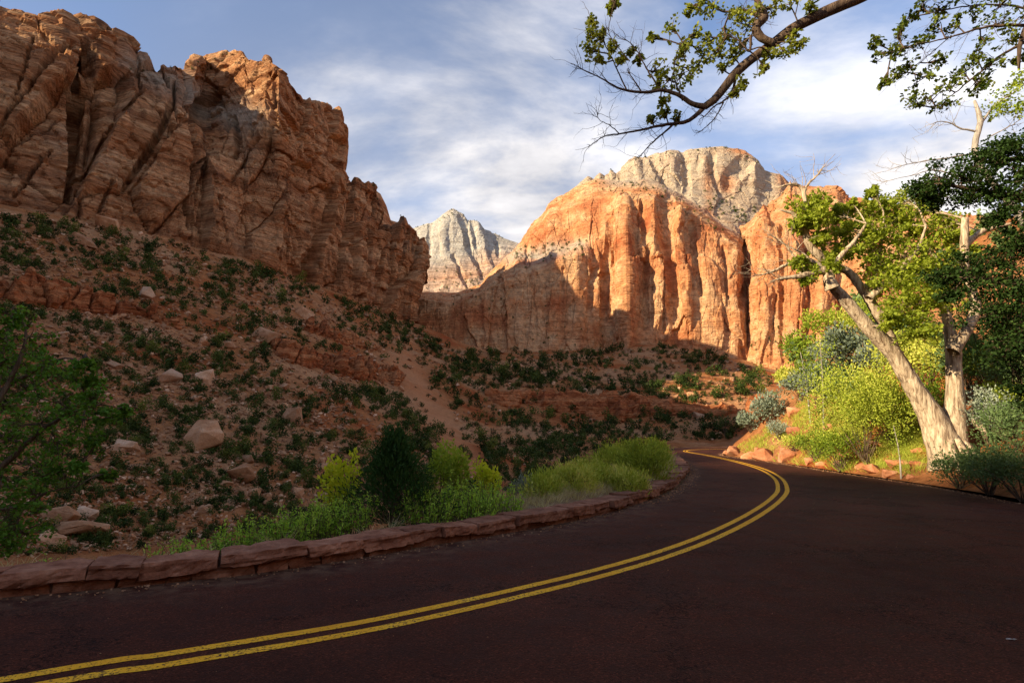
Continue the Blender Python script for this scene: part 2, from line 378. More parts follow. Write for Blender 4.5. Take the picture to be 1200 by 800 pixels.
M['boulder'] = stone('tan boulder', (.29, .135, .062), (.41, .215, .11), (.52, .32, .19), .6)
M['road_rock'] = stone('red roadside rock', (.36, .12, .05), (.50, .205, .10), (.58, .31, .18), 1.0)
M['boulder_pale'] = stone('pale boulder', (.40, .22, .12), (.54, .33, .20), (.62, .42, .28), .5)
M['mortar'] = stone('wall core', (.10, .055, .04), (.14, .08, .055), (.18, .10, .07), 2.0)
M['juniper'] = leaf_mat('dark shrub leaves', [(0, (.024, .042, .009)), (.5, (.056, .086, .018)), (1, (.125, .155, .034))], .15, vary=True)
M['juniper_big'] = leaf_mat('juniper needles', [(0, (.018, .045, .012)), (.5, (.036, .085, .020)), (1, (.065, .13, .03))], .25)
M['cotton'] = leaf_mat('cottonwood leaves', [(0, (.15, .20, .025)), (.5, (.29, .35, .04)), (1, (.46, .48, .06))], .42)
M['darkleaf'] = leaf_mat('dark tree leaves', [(0, (.018, .038, .010)), (.5, (.036, .070, .016)), (1, (.075, .12, .025))], .25)
M['branchleaf'] = leaf_mat('overhanging leaves', [(0, (.055, .09, .02)), (.5, (.17, .21, .035)), (1, (.36, .37, .07))], .4)
M['weed'] = leaf_mat('green weed leaves', [(0, (.15, .29, .03)), (.5, (.31, .50, .055)), (1, (.54, .68, .10))], .35)
M['yellowbush'] = leaf_mat('yellow green leaves', [(0, (.28, .36, .02)), (.5, (.50, .55, .03)), (1, (.70, .66, .06))], .4)
M['greenbush'] = leaf_mat('fresh green leaves', [(0, (.12, .19, .022)), (.5, (.25, .34, .035)), (1, (.45, .49, .065))], .4)
M['rabbit'] = leaf_mat('rabbitbrush', [(0, (.17, .23, .03)), (.5, (.40, .46, .055)), (1, (.66, .62, .15))], .3)
M['sage'] = leaf_mat('sagebrush', [(0, (.12, .15, .10)), (.5, (.20, .24, .17)), (1, (.32, .36, .28))], .15)
M['drygrass'] = leaf_mat('dry grass', [(0, (.28, .21, .09)), (.5, (.48, .39, .19)), (1, (.66, .57, .33))], .25)
M['leftleaf'] = leaf_mat('left tree leaves', [(0, (.035, .095, .012)), (.5, (.085, .19, .022)), (1, (.16, .29, .04))], .35)
M['groundcover'] = leaf_mat('undergrowth leaves', [(0, (.06, .10, .035)), (.5, (.11, .17, .06)), (1, (.20, .27, .10))], .25)
M['bark_pale'] = bark_mat('pale cottonwood bark', (.13, .08, .05), (.47, .36, .25), (.68, .57, .42), 1.3)
M['bark_dark'] = bark_mat('dark branch bark', (.05, .032, .022), (.12, .08, .055), (.20, .14, .095), 2.5)
M['bark_grey'] = bark_mat('weathered grey wood', (.22, .19, .16), (.40, .35, .30), (.54, .49, .43), 2.0)
M['stem'] = bark_mat('brown stems', (.06, .042, .028), (.13, .09, .06), (.2, .15, .1), 3.0)
# ------------------------------------------------------------------ road outline (metres, road surface z = 0)
LEFT_PX = [(0, 700), (120, 690), (300, 672), (430, 652), (520, 637), (620, 620), (700, 604), (760, 586), (790, 573), (803, 561), (807, 553), (800, 543), (792, 537)]
LEFT_EDGE = [(-40, -4), (-22, 0.6), (-14, 3.2), (-9, 4.75)] + [tuple(G(*p)[:2]) for p in LEFT_PX]
WALL_PATH = LEFT_EDGE[1:]
LEFT_EDGE = LEFT_EDGE + [(11.8, 45), (13.2, 53), (15.2, 58.5), (19, 62), (26, 63.5), (38, 63), (52, 58), (70, 46), (95, 30)]
RIGHT_PX = [(1200, 590), (1150, 580), (1100, 571), (1050, 563), (1000, 556), (950, 548), (900, 540.5), (865, 536)]
RIGHT_EDGE = [(-40, -15), (-22, -11), (-3, -8), (5, -3.5), (9, 3), (11, 9)] + [tuple(G(*p)[:2]) for p in RIGHT_PX] + [(14.8, 42.5), (16.6, 46.5), (19.5, 50), (24, 52), (36, 51), (48, 47), (62, 37), (80, 24)]
LEFT_C = catmull(np.array(LEFT_EDGE), 240); RIGHT_C = catmull(np.array(RIGHT_EDGE), 240)
ROAD_POLY = [tuple(p) for p in LEFT_C] + [tuple(p) for p in RIGHT_C[::-1]]
CENTRE_PX = [(20, 800), (200, 771.5), (400, 738.5), (500, 718.5), (600, 696), (700, 671.5), (780, 648), (840, 625), (885, 602), (910, 584), (917, 572), (910, 559), (890, 548.5), (860, 540), (830, 533.5)]
CENTRE = [(-22, -4.5), (-12, -0.6), (-7, 1.7)] + [tuple(G(*p)[:2]) for p in CENTRE_PX] + [(14.3, 50), (16.2, 54.3), (19.5, 56.5), (25, 58), (36, 57.5), (50, 52)]
# ------------------------------------------------------------------ ground sheet
TCP = []
def col(px, *rows):
    for py, d in rows: TCP.append(tuple(P(px, py, d)))
col(-60, (640, 16), (560, 24), (480, 36), (400, 50), (330, 66), (238, 96))
col(0, (660, 17), (560, 28), (480, 40), (400, 56), (330, 75), (243, 105))
col(100, (650, 22), (540, 35), (470, 48), (400, 64), (340, 84), (255, 115))
col(200, (640, 26), (530, 42), (460, 60), (400, 78), (340, 100), (281, 128))
col(300, (630, 30), (520, 50), (450, 74), (400, 96), (350, 124), (304, 150))
col(400, (620, 36), (510, 65), (450, 100), (400, 135), (370, 160), (342, 190))
col(485, (600, 45), (510, 85), (450, 135), (410, 180), (390, 215), (376, 240))
col(540, (590, 55), (520, 95), (470, 140), (430, 190), (405, 260))
col(620, (570, 75), (525, 115), (485, 150), (450, 190), (412, 276))
col(700, (548, 100), (510, 135), (480, 165), (450, 195), (410, 276))
col(780, (535, 95), (512, 130), (480, 168), (445, 205), (403, 278))
col(850, (522, 130), (480, 175), (450, 205), (418, 272))
col(920, (480, 175), (437, 256)); col(1000, (440, 256)); col(1120, (440, 244)); col(1300, (440, 235))
for p in LEFT_C[::8]: TCP.append((p[0], p[1], 0.0))
for p in RIGHT_C[::8]: TCP.append((p[0], p[1], 0.0))
# verge beyond the low wall, then the ravine
for x, y, z in [(-5.6, 7.3, .05), (-3.4, 8.3, .05), (-2.4, 9.6, .1), (-1.4, 10.8, .12), (-.6, 12.5, .15), (.6, 14.5, .3), (2.2, 17, .45), (4, 20.5, .6), (5.2, 24.5, .7), (6.6, 29, .6), (8.2, 34, .4),
                (-7.5, 9.3, -1.2), (-4.6, 11.5, -1.3), (-3.6, 13.5, -1.6), (-2.2, 16.5, -1.8), (-.5, 20, -1.5), (1.4, 24, -1.2), (3, 30, -2), (5.5, 37, -2.5), (8.5, 46, -3), (11, 56, -3.5), (14, 68, -3.5), (24, 74, -3),
                (-12, 8, -1.6), (-20, 8, -2)]: TCP.append((x, y, z))
# bank and hillside on the right of the road
for x, y, z in [(12.9, 14, .15), (13.6, 18, .35), (14.2, 23, .4), (14.6, 30, .5), (14.9, 38, .6), (17, 44, 1.4), (21, 47.5, 1.6),
                (16, 14, 1.2), (17, 19, 1.9), (17.2, 25, 2.2), (17.3, 32, 3.4), (17.8, 40, 3.6), (20, 41, 6.2), (21, 16, 3.6), (21.5, 24, 6.2), (22, 32, 8.0), (23, 40, 9.2), (26, 45, 7.5),
                (28, 20, 9.5), (29, 30, 13), (31, 39, 14), (34, 45, 10), (40, 22, 16), (42, 33, 20), (46, 40, 16), (12.5, 8, .5), (15, 8, 1.6), (20, 6, 3.2), (30, 8, 8), (45, 12, 15), (60, 15, 22), (75, 0, 30)]: TCP.append((x, y, z))
# out of the picture: canyon side on the left and behind, flat road bench
for x, y, z in [(-30, 5, -2.2), (-45, 0, 2), (-70, -5, 12), (-100, -10, 28), (-125, -40, 32), (-95, 40, 30), (-60, 30, 10), (-60, -40, 12), (-30, -30, 2), (0, -15, .5), (10, -12, 2), (30, -15, 10), (0, -40, 6), (60, -40, 28), (-20, -80, 16), (40, -100, 40), (-100, -120, 40),
                (90, 60, 22), (120, 90, 20), (140, 140, 18), (70, 75, 2), (60, 110, 2), (200, 60, 45), (200, 200, 35), (-160, 60, 45), (-170, -40, 45), (-150, -170, 50), (150, -150, 60), (300, 0, 60), (-300, 0, 60), (0, -300, 60), (0, 330, 45), (-90, 330, 60), (120, 330, 45), (240, 330, 45), (-130, 160, 50), (-100, 230, 55)]: TCP.append((x, y, z))
TCP = np.array(TCP)
def warp(x, y):
    r = np.hypot(x, y); return np.arctan2(x, y), np.log(np.maximum(r, .5))
_a, _l = warp(TCP[:, 0], TCP[:, 1]); _q = TCP[:, 2] / np.hypot(TCP[:, 0], TCP[:, 1])
_m = np.abs(_a) > 2.0
CA = np.concatenate([_a, _a[_m] - np.sign(_a[_m]) * 2 * np.pi]); CLG = np.concatenate([_l, _l[_m]]); CQ = np.concatenate([_q, _q[_m]])
RK = 0.9
def phi(a, l): return np.sqrt(a * a + (l * RK) ** 2 + .045 ** 2)
_n = len(CA); K = np.zeros((_n + 3, _n + 3)); K[:_n, :_n] = phi(CA[:, None] - CA[None], CLG[:, None] - CLG[None]) - np.eye(_n) * 0.004
K[:_n, _n] = 1; K[:_n, _n + 1] = CA; K[:_n, _n + 2] = CLG; K[_n:, :_n] = K[:_n, _n:].T
_w = np.linalg.solve(K, np.concatenate([CQ, [0, 0, 0]]))
def base_q(a, l):
    s = _w[_n] + _w[_n + 1] * a + _w[_n + 2] * l
    for k in range(_n): s = s + _w[k] * phi(a - CA[k], l - CLG[k])
    return s
AZ = np.concatenate([np.linspace(-180, -56, 64)[:-1], np.linspace(-56, -46, 40)[:-1], np.linspace(-46, 46, 700), np.linspace(46, 56, 40)[1:], np.linspace(56, 180, 64)[1:]]) * math.pi / 180
RR = np.concatenate([np.geomspace(0.6, 6, 50)[:-1], np.geomspace(6, 340, 360), np.geomspace(340, 6000, 14)[1:]])
ga, gr = np.meshgrid(AZ, RR, indexing='ij')
gx, gy = gr * np.sin(ga), gr * np.cos(ga)
# the smooth form is solved on a coarser net and carried over
sa = np.linspace(-math.pi, math.pi, 721); slr = np.linspace(math.log(.6), math.log(6000), 420)
qa, ql = np.meshgrid(sa, slr, indexing='ij'); qq = base_q(qa, np.minimum(ql, math.log(340)))
def bil(a, l):
    fa = (a + math.pi) / (2 * math.pi) * 720; fl = (l - slr[0]) / (slr[-1] - slr[0]) * 419
    i = np.clip(fa.astype(int), 0, 719); j = np.clip(fl.astype(int), 0, 418); u = fa - i; v = np.clip(fl - j, 0, 1)
    return (qq[i, j] * (1 - u) + qq[i + 1, j] * u) * (1 - v) + (qq[i, j + 1] * (1 - u) + qq[i + 1, j + 1] * u) * v
gz = bil(ga, np.log(gr)) * np.minimum(gr, 340)
gz = np.clip(gz, -12, 75)
rd = np.minimum(segdist(gx, gy, LEFT_C)[0], segdist(gx, gy, RIGHT_C)[0]); inside = inpoly(gx, gy, ROAD_POLY)
sd = np.where(inside, -rd, rd)                    # distance outside the road
p3 = np.stack([gx, gy, 0 * gx], -1)
away = sstep(1.0, 14.0, sd)
rough = 0.9 * fbm(p3 / 9.0, 6, .55, 3) * sstep(20, 60, gr) + 0.28 * fbm(p3 / 1.6, 5, .55, 8) + 2.4 * fbm(p3 / 38.0, 3, .5, 21) * sstep(50, 110, gr)
gz = gz + away * rough + 0.05 * fbm(p3 / .5, 3, .5, 5) * sstep(0, 1.5, sd) * sstep(60, 10, gr)
gz = np.where(sd < 0.9, (1 - sstep(-.1, .9, sd)) * (-.06) + sstep(-.1, .9, sd) * gz, gz)
gz = np.where(inside, -.06, gz)
gpx, gpy = pix(np.stack([gx, gy, gz], -1))
sand = sstep(26, 4, segdist(gpx, gpy, [(472, 425), (500, 470), (525, 505), (548, 540)])[0]) * (gy > 60)
verge = sstep(7, 2.2, sd) * sstep(90, 50, gr) * (gx < 11) * (gz > -1.0)
na, nr = ga.shape
ii = np.arange(na - 1)[:, None] * nr; jj = np.arange(nr - 1)[None]
GQ = np.stack([ii + jj, ii + nr + jj, ii + nr + jj + 1, ii + jj + 1], -1).reshape(-1, 4)
me = mk_mesh('ground', np.stack([gx, gy, gz], -1).reshape(-1, 3), [GQ[:, ::-1]], [M['soil']], {'sand': sand.ravel(), 'verge': verge.ravel()})
link('ground', me, label='rocky red soil slopes and ravine below the cliffs', cat='ground', kind='structure')
GT = (gz - CAMZ) / gr
LR = np.log(RR)
def zat(x, y):
    x = np.atleast_1d(np.asarray(x, float)); y = np.atleast_1d(np.asarray(y, float))
    a = np.arctan2(x, y); r = np.hypot(x, y)
    i = np.clip(np.searchsorted(AZ, a) - 1, 0, na - 2); j = np.clip(np.searchsorted(RR, r) - 1, 0, nr - 2)
    u = (a - AZ[i]) / (AZ[i + 1] - AZ[i]); v = np.clip((r - RR[j]) / (RR[j + 1] - RR[j]), 0, 1)
    return (gz[i, j] * (1 - u) + gz[i + 1, j] * u) * (1 - v) + (gz[i, j + 1] * (1 - u) + gz[i + 1, j + 1] * u) * v
def z1(x, y): return float(zat(x, y)[0])
def hit(px, py, rmin=12.0):              # where a photo ray meets the ground
    q = P(px, py, 100.0) - np.array([0, 0, CAMZ]); a = math.atan2(q[0], q[1]); t = q[2] / math.hypot(q[0], q[1])
    i = int(np.clip(np.searchsorted(AZ, a), 0, na - 1)); c = GT[i]
    k = np.nonzero((c >= t) & (RR > rmin))[0]
    if len(k) == 0 or RR[k[0]] > 330: return None
    j = k[0]; r = RR[j]
    if j > 0 and c[j] > c[j - 1]: r = RR[j - 1] + (RR[j] - RR[j - 1]) * np.clip((t - c[j - 1]) / (c[j] - c[j - 1]), 0, 1)
    x, y = r * math.sin(a), r * math.cos(a); return np.array([x, y, z1(x, y)])
# ------------------------------------------------------------------ road surface and markings
import bmesh
cl = catmull(np.array(CENTRE), 2600)
bm = bmesh.new(); bm.faces.new([bm.verts.new((p[0], p[1], 0)) for p in ROAD_POLY[::-1]])
bmesh.ops.triangulate(bm, faces=bm.faces[:])
for ax in range(2):                      # slice the sheet into a net
    for t in np.arange(-30, 66, .6) if ax == 0 else np.arange(-12, 66, .6):
        bmesh.ops.bisect_plane(bm, geom=bm.verts[:] + bm.edges[:] + bm.faces[:], plane_co=(t, 0, 0) if ax == 0 else (0, t, 0), plane_no=(1, 0, 0) if ax == 0 else (0, 1, 0))
bm.normal_update()
for f in bm.faces:
    if f.normal.z < 0: f.normal_flip()
me = bpy.data.meshes.new('road'); bm.to_mesh(me); bm.free(); me.materials.append(M['asphalt'])
rv = np.array([v.co[:] for v in me.vertices]); dc = segdist(rv[:, 0], rv[:, 1], cl[::14])[0]; de = np.minimum(segdist(rv[:, 0], rv[:, 1], LEFT_C)[0], segdist(rv[:, 0], rv[:, 1], RIGHT_C)[0])
for nm_, val in (('wheel', np.exp(-((dc - .95) / .35) ** 2) + np.exp(-((dc - 2.5) / .4) ** 2)), ('edge', np.exp(-(de / .45) ** 2))):
    at = me.attributes.new(nm_, 'FLOAT', 'POINT'); at.data.foreach_set('value', val.astype(np.float32))
link('road', me, label='dark red asphalt road curving round the bend', cat='road', kind='structure')
tg = np.gradient(cl, axis=0); tg /= np.linalg.norm(tg, axis=1)[:, None]; nm = np.stack([-tg[:, 1], tg[:, 0]], -1)
for side, lab in ((1, 'yellow centre line painted on the lane edge facing the stone wall'), (-1, 'yellow centre line painted on the lane edge facing the tree bank')):
    q = np.stack([cl[:, 0], cl[:, 1], 0 * cl[:, 0]], -1) * 6
    w1 = .058 + .013 * fbm(q, 4, .7, 31 + side); w2 = .058 + .013 * fbm(q, 4, .7, 41 + side)
    a = cl + nm * (side * .122 + w1)[:, None]; b = cl + nm * (side * .122 - w2)[:, None]
    V = np.concatenate([np.c_[a, np.full(len(a), .004)], np.c_[b, np.full(len(b), .004)]]); n = len(a); k = np.arange(n - 1)
    link('road_marking', mk_mesh('road_marking', V, [np.stack([k + n, k + n + 1, k + 1, k], -1)], [M['paint']], smooth=False), label=lab, cat='road marking', kind='structure')
# ------------------------------------------------------------------ cliffs
CLIFF = {}
def loft(name, ctrl, nu, rows_n, disp, mat, white=None, label='', smooth_u=0, ret=False):
    C = np.asarray(ctrl, float); ncol, nrow = C.shape[:2]
    mid = C[:, nrow // 2]; ref = C[:, -2]
    seg = np.linalg.norm(np.diff(ref, axis=0), axis=1) * .5 + np.linalg.norm(np.diff(C[:, 1], axis=0), axis=1) * .5
    cum = np.concatenate([[0], np.cumsum(seg)]); 
    wgt = seg / np.maximum(np.linalg.norm((ref[1:] + ref[:-1]) / 2, axis=1), 30); wgt = np.where((ref[1:, 1] < 95) & (ref[1:, 0] < 0), wgt * .12, wgt); cw = np.concatenate([[0], np.cumsum(wgt)])
    s = np.interp(np.linspace(0, cw[-1], nu), cw, cum)
    U = np.stack([[np.interp(s, cum, C[:, r, k]) for k in range(3)] for r in range(nrow)], 0)   # nrow,3,nu
    U = np.transpose(U, (2, 0, 1))
    out = []
    for r in range(nrow - 1):
        t = np.linspace(0, 1, rows_n[r], endpoint=(r == nrow - 2))
        out.append(U[:, r][:, None] * (1 - t)[None, :, None] + U[:, r + 1][:, None] * t[None, :, None])
    V = np.concatenate(out, 1); vrow = np.concatenate([r + np.linspace(0, 1, rows_n[r], endpoint=(r == nrow - 2)) for r in range(nrow - 1)])
    # soften the joints between rows before displacing
    for _ in range(3): V[:, 1:-1] = .25 * V[:, :-2] + .5 * V[:, 1:-1] + .25 * V[:, 2:]
    du = np.gradient(V, axis=0); dv = np.gradient(V, axis=1); N = np.cross(du, dv); N /= np.linalg.norm(N, axis=2)[..., None] + 1e-9
    for _ in range(6):
        N[1:-1] = .25 * N[:-2] + .5 * N[1:-1] + .25 * N[2:]; N[:, 1:-1] = .25 * N[:, :-2] + .5 * N[:, 1:-1] + .25 * N[:, 2:]
    N /= np.linalg.norm(N, axis=2)[..., None] + 1e-9
    px, py = pix(V)
    S = np.broadcast_to(s[:, None], V.shape[:2]); vr = np.broadcast_to(vrow[None], V.shape[:2])
    d, ex = disp(V, N, px, py, S, vr)
    W = V + N * d[..., None]
    if ex is not None: W[..., 2] += ex
    nv = V.shape[1]
    i = np.arange(nu - 1)[:, None] * nv; j = np.arange(nv - 1)[None]
    Q = np.stack([i + j, i + nv + j, i + nv + j + 1, i + j + 1], -1).reshape(-1, 4)
    CLIFF[name] = W.reshape(-1, 3)
    wa = np.zeros(V.shape[:2]) if white is None else white(W, px, py, vr)
    me = mk_mesh(name, W.reshape(-1, 3), [Q], [mat], {'white': wa.ravel()}, False)
    return link(name, me, label=label, cat='cliff', kind='structure')
def cut(px, py, lines):                 # joints and gullies: how far each point is set back (metres)
    o = np.zeros(px.shape); q = np.stack([px / 9, py / 9, 0 * px], -1); px = px + 2.2 * fbm(q, 4, .6, 3); py = py + 2.2 * fbm(q, 4, .6, 8)
    for pts, w, dep in lines:
        d, t = segdist(px, py, pts)
        o = np.maximum(o, 1.25 * dep * sstep(1.5, .35, d / w) * (1 - .5 * t ** 4))
    return o
def smp(tab, x):
    t = np.array(tab, float); return np.interp(x, t[:, 0], t[:, 1])
# ---- shaded cliff on the left
RIM_L = [(-60, 4), (0, 18), (20, 22), (34, 24), (50, 27), (57, 22), (72, 25), (84, 34), (91, 44), (99, 37), (113, 33), (122, 40), (130, 47), (143, 50), (148, 63), (158, 73), (170, 75), (183, 79), (191, 74), (197, 79), (204, 73), (211, 70), (222, 79), (229, 73), (240, 70),
         (250, 63), (262, 57), (270, 54), (283, 55), (291, 66), (303, 68), (313, 68), (327, 76), (336, 88), (346, 99), (356, 110), (365, 123), (376, 124), (384, 126), (391, 139), (395, 156), (398, 172), (400, 194), (412, 211), (424, 213), (435, 216), (446, 224), (453, 238), (458, 255), (468, 258), (480, 267), (490, 277), (499, 287), (501, 296)]
D_RIM = [(-60, 122), (0, 130), (100, 140), (200, 152), (225, 160), (238, 190), (270, 182), (300, 171), (328, 159), (350, 176), (400, 208), (450, 234), (501, 256)]
BASE_L = [(-60, 236), (0, 243), (67, 247), (133, 260), (167, 270), (220, 283), (267, 294), (310, 310), (350, 323), (400, 343), (433, 353), (463, 367), (485, 378)]
D_BASE = [(-60, 98), (0, 105), (100, 115), (200, 128), (300, 150), (400, 190), (485, 240)]
ctrl = []
def rim_h(xr, yr, xb): return math.tan(R(SUN_EL)) * (xb - xr) / -SUN_H[0]
# unseen canyon wall left and behind, rim shaped to shade road and valley: (x, y, foot z, ground x its shadow reaches)
for xr, yr, fz, xb in [(-210, -330, 30, 60), (-190, -230, 35, 60), (-175, -140, 35, 40), (-168, -100, 35, 28), (-162, -80, 33, 20), (-158, -70, 32, 16.5), (-156, -64, 32, 12.6), (-154, -56, 31, 11.9), (-152, -44, 31, 12.4), (-150, -30, 31, 13.4), (-146, -10, 32, 26), (-140, 20, 33, 52), (-134, 60, 35, 72)]:
    h = rim_h(xr, yr, xb)
    f = np.array([xr + 26, yr + 4, fz]); t = np.array([xr, yr, h])
    ctrl.append([f - [0, 0, 14], f, f + (t - f) * [.25, .25, .35], f + (t - f) * [.55, .55, .7], t, t + [-30, -4, -4], t + [-110, -10, -2]])
for (px_, py_) in RIM_L:
    bx = np.interp(px_, [-60, 400, 501], [-60, 398, 485]); by = smp(BASE_L, bx); bd = smp(D_BASE, bx); rdp = smp(D_RIM, px_)
    b = P(bx, by, bd); t = P(px_, py_, rdp); r_ = []
    for f, g in ((.35, .22), (.70, .52)):
        nose = 9.0 * math.exp(-((px_ - 330) / 22) ** 2) if f > .5 else 4.0 * math.exp(-((px_ - 335) / 26) ** 2)
        dd = bd + (smp([(-60, 122), (0, 130), (100, 140), (200, 152), (270, 166), (350, 176), (400, 208), (450, 234), (501, 256)], px_) - bd) * g + (float(np.interp(px_, [225, 237, 328, 345], [0, 24, -11, 0])) if f > .5 else -nose)
        r_.append(P(bx + (px_ - bx) * f, by + (py_ - by) * f, dd))
    bk = t * np.array([1.16, 1.16, 1.0]); bk[2] = t[2] * (1.06 if px_ < 320 else .96); bk2 = t * np.array([1.42, 1.42, 1]); bk2[2] = t[2] * 1.05 if px_ < 320 else smp([(320, 112), (341, 133), (360, 143), (380, 147), (400, 130), (430, 118), (501, 88)], px_)  # hidden rows behind the rim, heights set to shade the middle cliff's lower left
    if px_ > 360:
        bk = t * 1.20; bk[2] = t[2] * .98; bk2 = t * 1.32; bk2[2] = CAMZ + (t[2] - CAMZ) * 1.32 - 1.5
    ctrl.append([b - [0, 0, 14], b, r_[0], r_[1], t, bk, bk2])
# the end of the massif turns back behind the corner
e = ctrl[-1]
for k, (ox, oy) in enumerate([(-6, 12), (-22, 40), (-60, 110), (-110, 190)]):
    cz = 1 + .12 * k
    ctrl.append([p + np.array([ox, oy, 0]) * (1.0 if i < 5 else .6) + (np.array([0, 0, 3.0 * k]) if i >= 4 else 0) for i, p in enumerate(e)])
CR_L = [([(91, 45), (90, 100), (89, 160), (86, 200), (80, 236)], 3.6, 6.5), ([(98, 75), (116, 120), (104, 165), (92, 202)], 9, 4.0), ([(78, 65), (50, 100), (0, 155)], 2.6, 2.6), ([(72, 128), (36, 150), (0, 172)], 2.0, 1.4),
        ([(203, 115), (190, 150), (165, 190), (148, 218)], 3.6, 3.2), ([(203, 95), (206, 125), (214, 160), (219, 195), (217, 225), (220, 268)], 2.2, 3.6), ([(268, 130), (250, 155), (228, 185), (219, 205)], 2.2, 2.4),
        ([(165, 108), (140, 135), (115, 175), (95, 206)], 2.4, 2.6), ([(297, 143), (298, 166)], 1.6, 2.0), ([(364, 190), (361, 260), (352, 322)], 2.6, 3.4), ([(410, 212), (411, 270), (411, 346)], 2.6, 3.6), ([(398, 268), (410, 292), (404, 335)], 2.2, 2.4),
        ([(457, 255), (452, 300), (446, 358)], 2.2, 2.6), ([(443, 226), (446, 250)], 1.8, 1.8), ([(272, 135), (281, 172), (275, 188), (262, 182)], 3.6, 2.6), ([(330, 130), (352, 170), (363, 195)], 2.6, 2.6), ([(305, 165), (285, 195), (270, 215)], 1.8, 1.6),
        ([(146, 65), (160, 85), (165, 108)], 2.4, 3.0), ([(190, 80), (198, 100)], 1.8, 2.4), ([(232, 78), (240, 92), (262, 110)], 1.8, 1.8), ([(325, 80), (312, 105), (322, 130), (318, 160)], 1.4, 1.4), ([(380, 130), (386, 170), (396, 205)], 2.2, 2.2), ([(40, 60), (25, 110), (10, 140)], 1.8, 1.6),
        ([(60, 165), (40, 195), (18, 225)], 2.2, 2.0), ([(130, 215), (118, 245)], 1.8, 1.8), ([(430, 225), (432, 290), (428, 345)], 1.5, 1.8), ([(476, 268), (472, 330), (468, 366)], 1.6, 1.8), ([(335, 240), (342, 300)], 1.5, 1.6), ([(250, 235), (262, 285)], 1.5, 1.5), ([(15, 60), (30, 72), (60, 78)], 1.5, 1.2)]
def bedded(V, S, tilt, amp, th, seed):
    p = V / 45.0
    s = V[..., 2] + tilt * S + 3.0 * fbm(p, 3, .5, seed)
    d = amp * layers(s, th, seed) + .5 * amp * layers(s + .3 * th, th * .37, seed + 5) + .25 * amp * layers(s, th * .14, seed + 9)
    return d
def disp_l(V, N, px, py, S, vr):
    infr = sstep(-140, -20, px) * (V[..., 1] > 20)
    face = sstep(.6, 1.2, vr) * sstep(5.6, 4.2, vr)
    jx = (S - .5 * V[..., 2]) / 17.0; jz = (V[..., 2] + .25 * S) / 34.0
    w1, e1 = worley(jx + .14 * fbm(V / 14, 4, .5, 2), jz + .14 * fbm(V / 14, 4, .5, 4), 3)
    w2, e2 = worley((S - .35 * V[..., 2]) / 5.2 + .15 * fbm(V / 4, 3, .5, 6), (V[..., 2] + .15 * S) / 4.0 + .15 * fbm(V / 4, 3, .5, 7), 9)
    d = 7.0 * (w1 - .5) - 2.2 * np.exp(-(e1 / .025) ** 2) + 1.5 * (w2 - .5) - .45 * np.exp(-(e2 / .03) ** 2)
    w3, e3 = worley((S - .3 * V[..., 2]) / 2.6 + .1 * fbm(V / 2, 2, .5, 6), (V[..., 2] + .2 * S) / 1.7, 14)
    d = d + .35 * (w3 - .5)
    d = d * (1 - .45 * np.exp(-((px - 285) / 35) ** 2))
    t = smp([(-200, -.06), (120, -.04), (220, .10), (320, .22), (420, .10), (520, .05)], px)
    b1 = bedded(V, S, t, 1.0, 3.4, 5)
    gate = sstep(-.25, .3, fbm(V / 30, 2, .5, 40))
    d = d + b1 * (.15 + .35 * gate) + 1.2 * fbm(V / 30, 3, .5, 12) + .35 * fbm(V / 5, 5, .6, 15)
    d = d - cut(px, py, CR_L) * infr
    return d * face * (.25 + .75 * infr), None
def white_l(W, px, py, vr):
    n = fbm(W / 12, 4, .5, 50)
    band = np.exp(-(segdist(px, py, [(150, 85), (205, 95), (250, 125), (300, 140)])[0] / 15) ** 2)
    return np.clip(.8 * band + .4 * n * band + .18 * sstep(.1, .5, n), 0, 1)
loft('cliff_left', ctrl, 900, [8, 120, 120, 110, 14, 8], disp_l, M['rock_left'], white_l, 'tall shaded sandstone cliff with slanting joints and a sunlit summit patch')
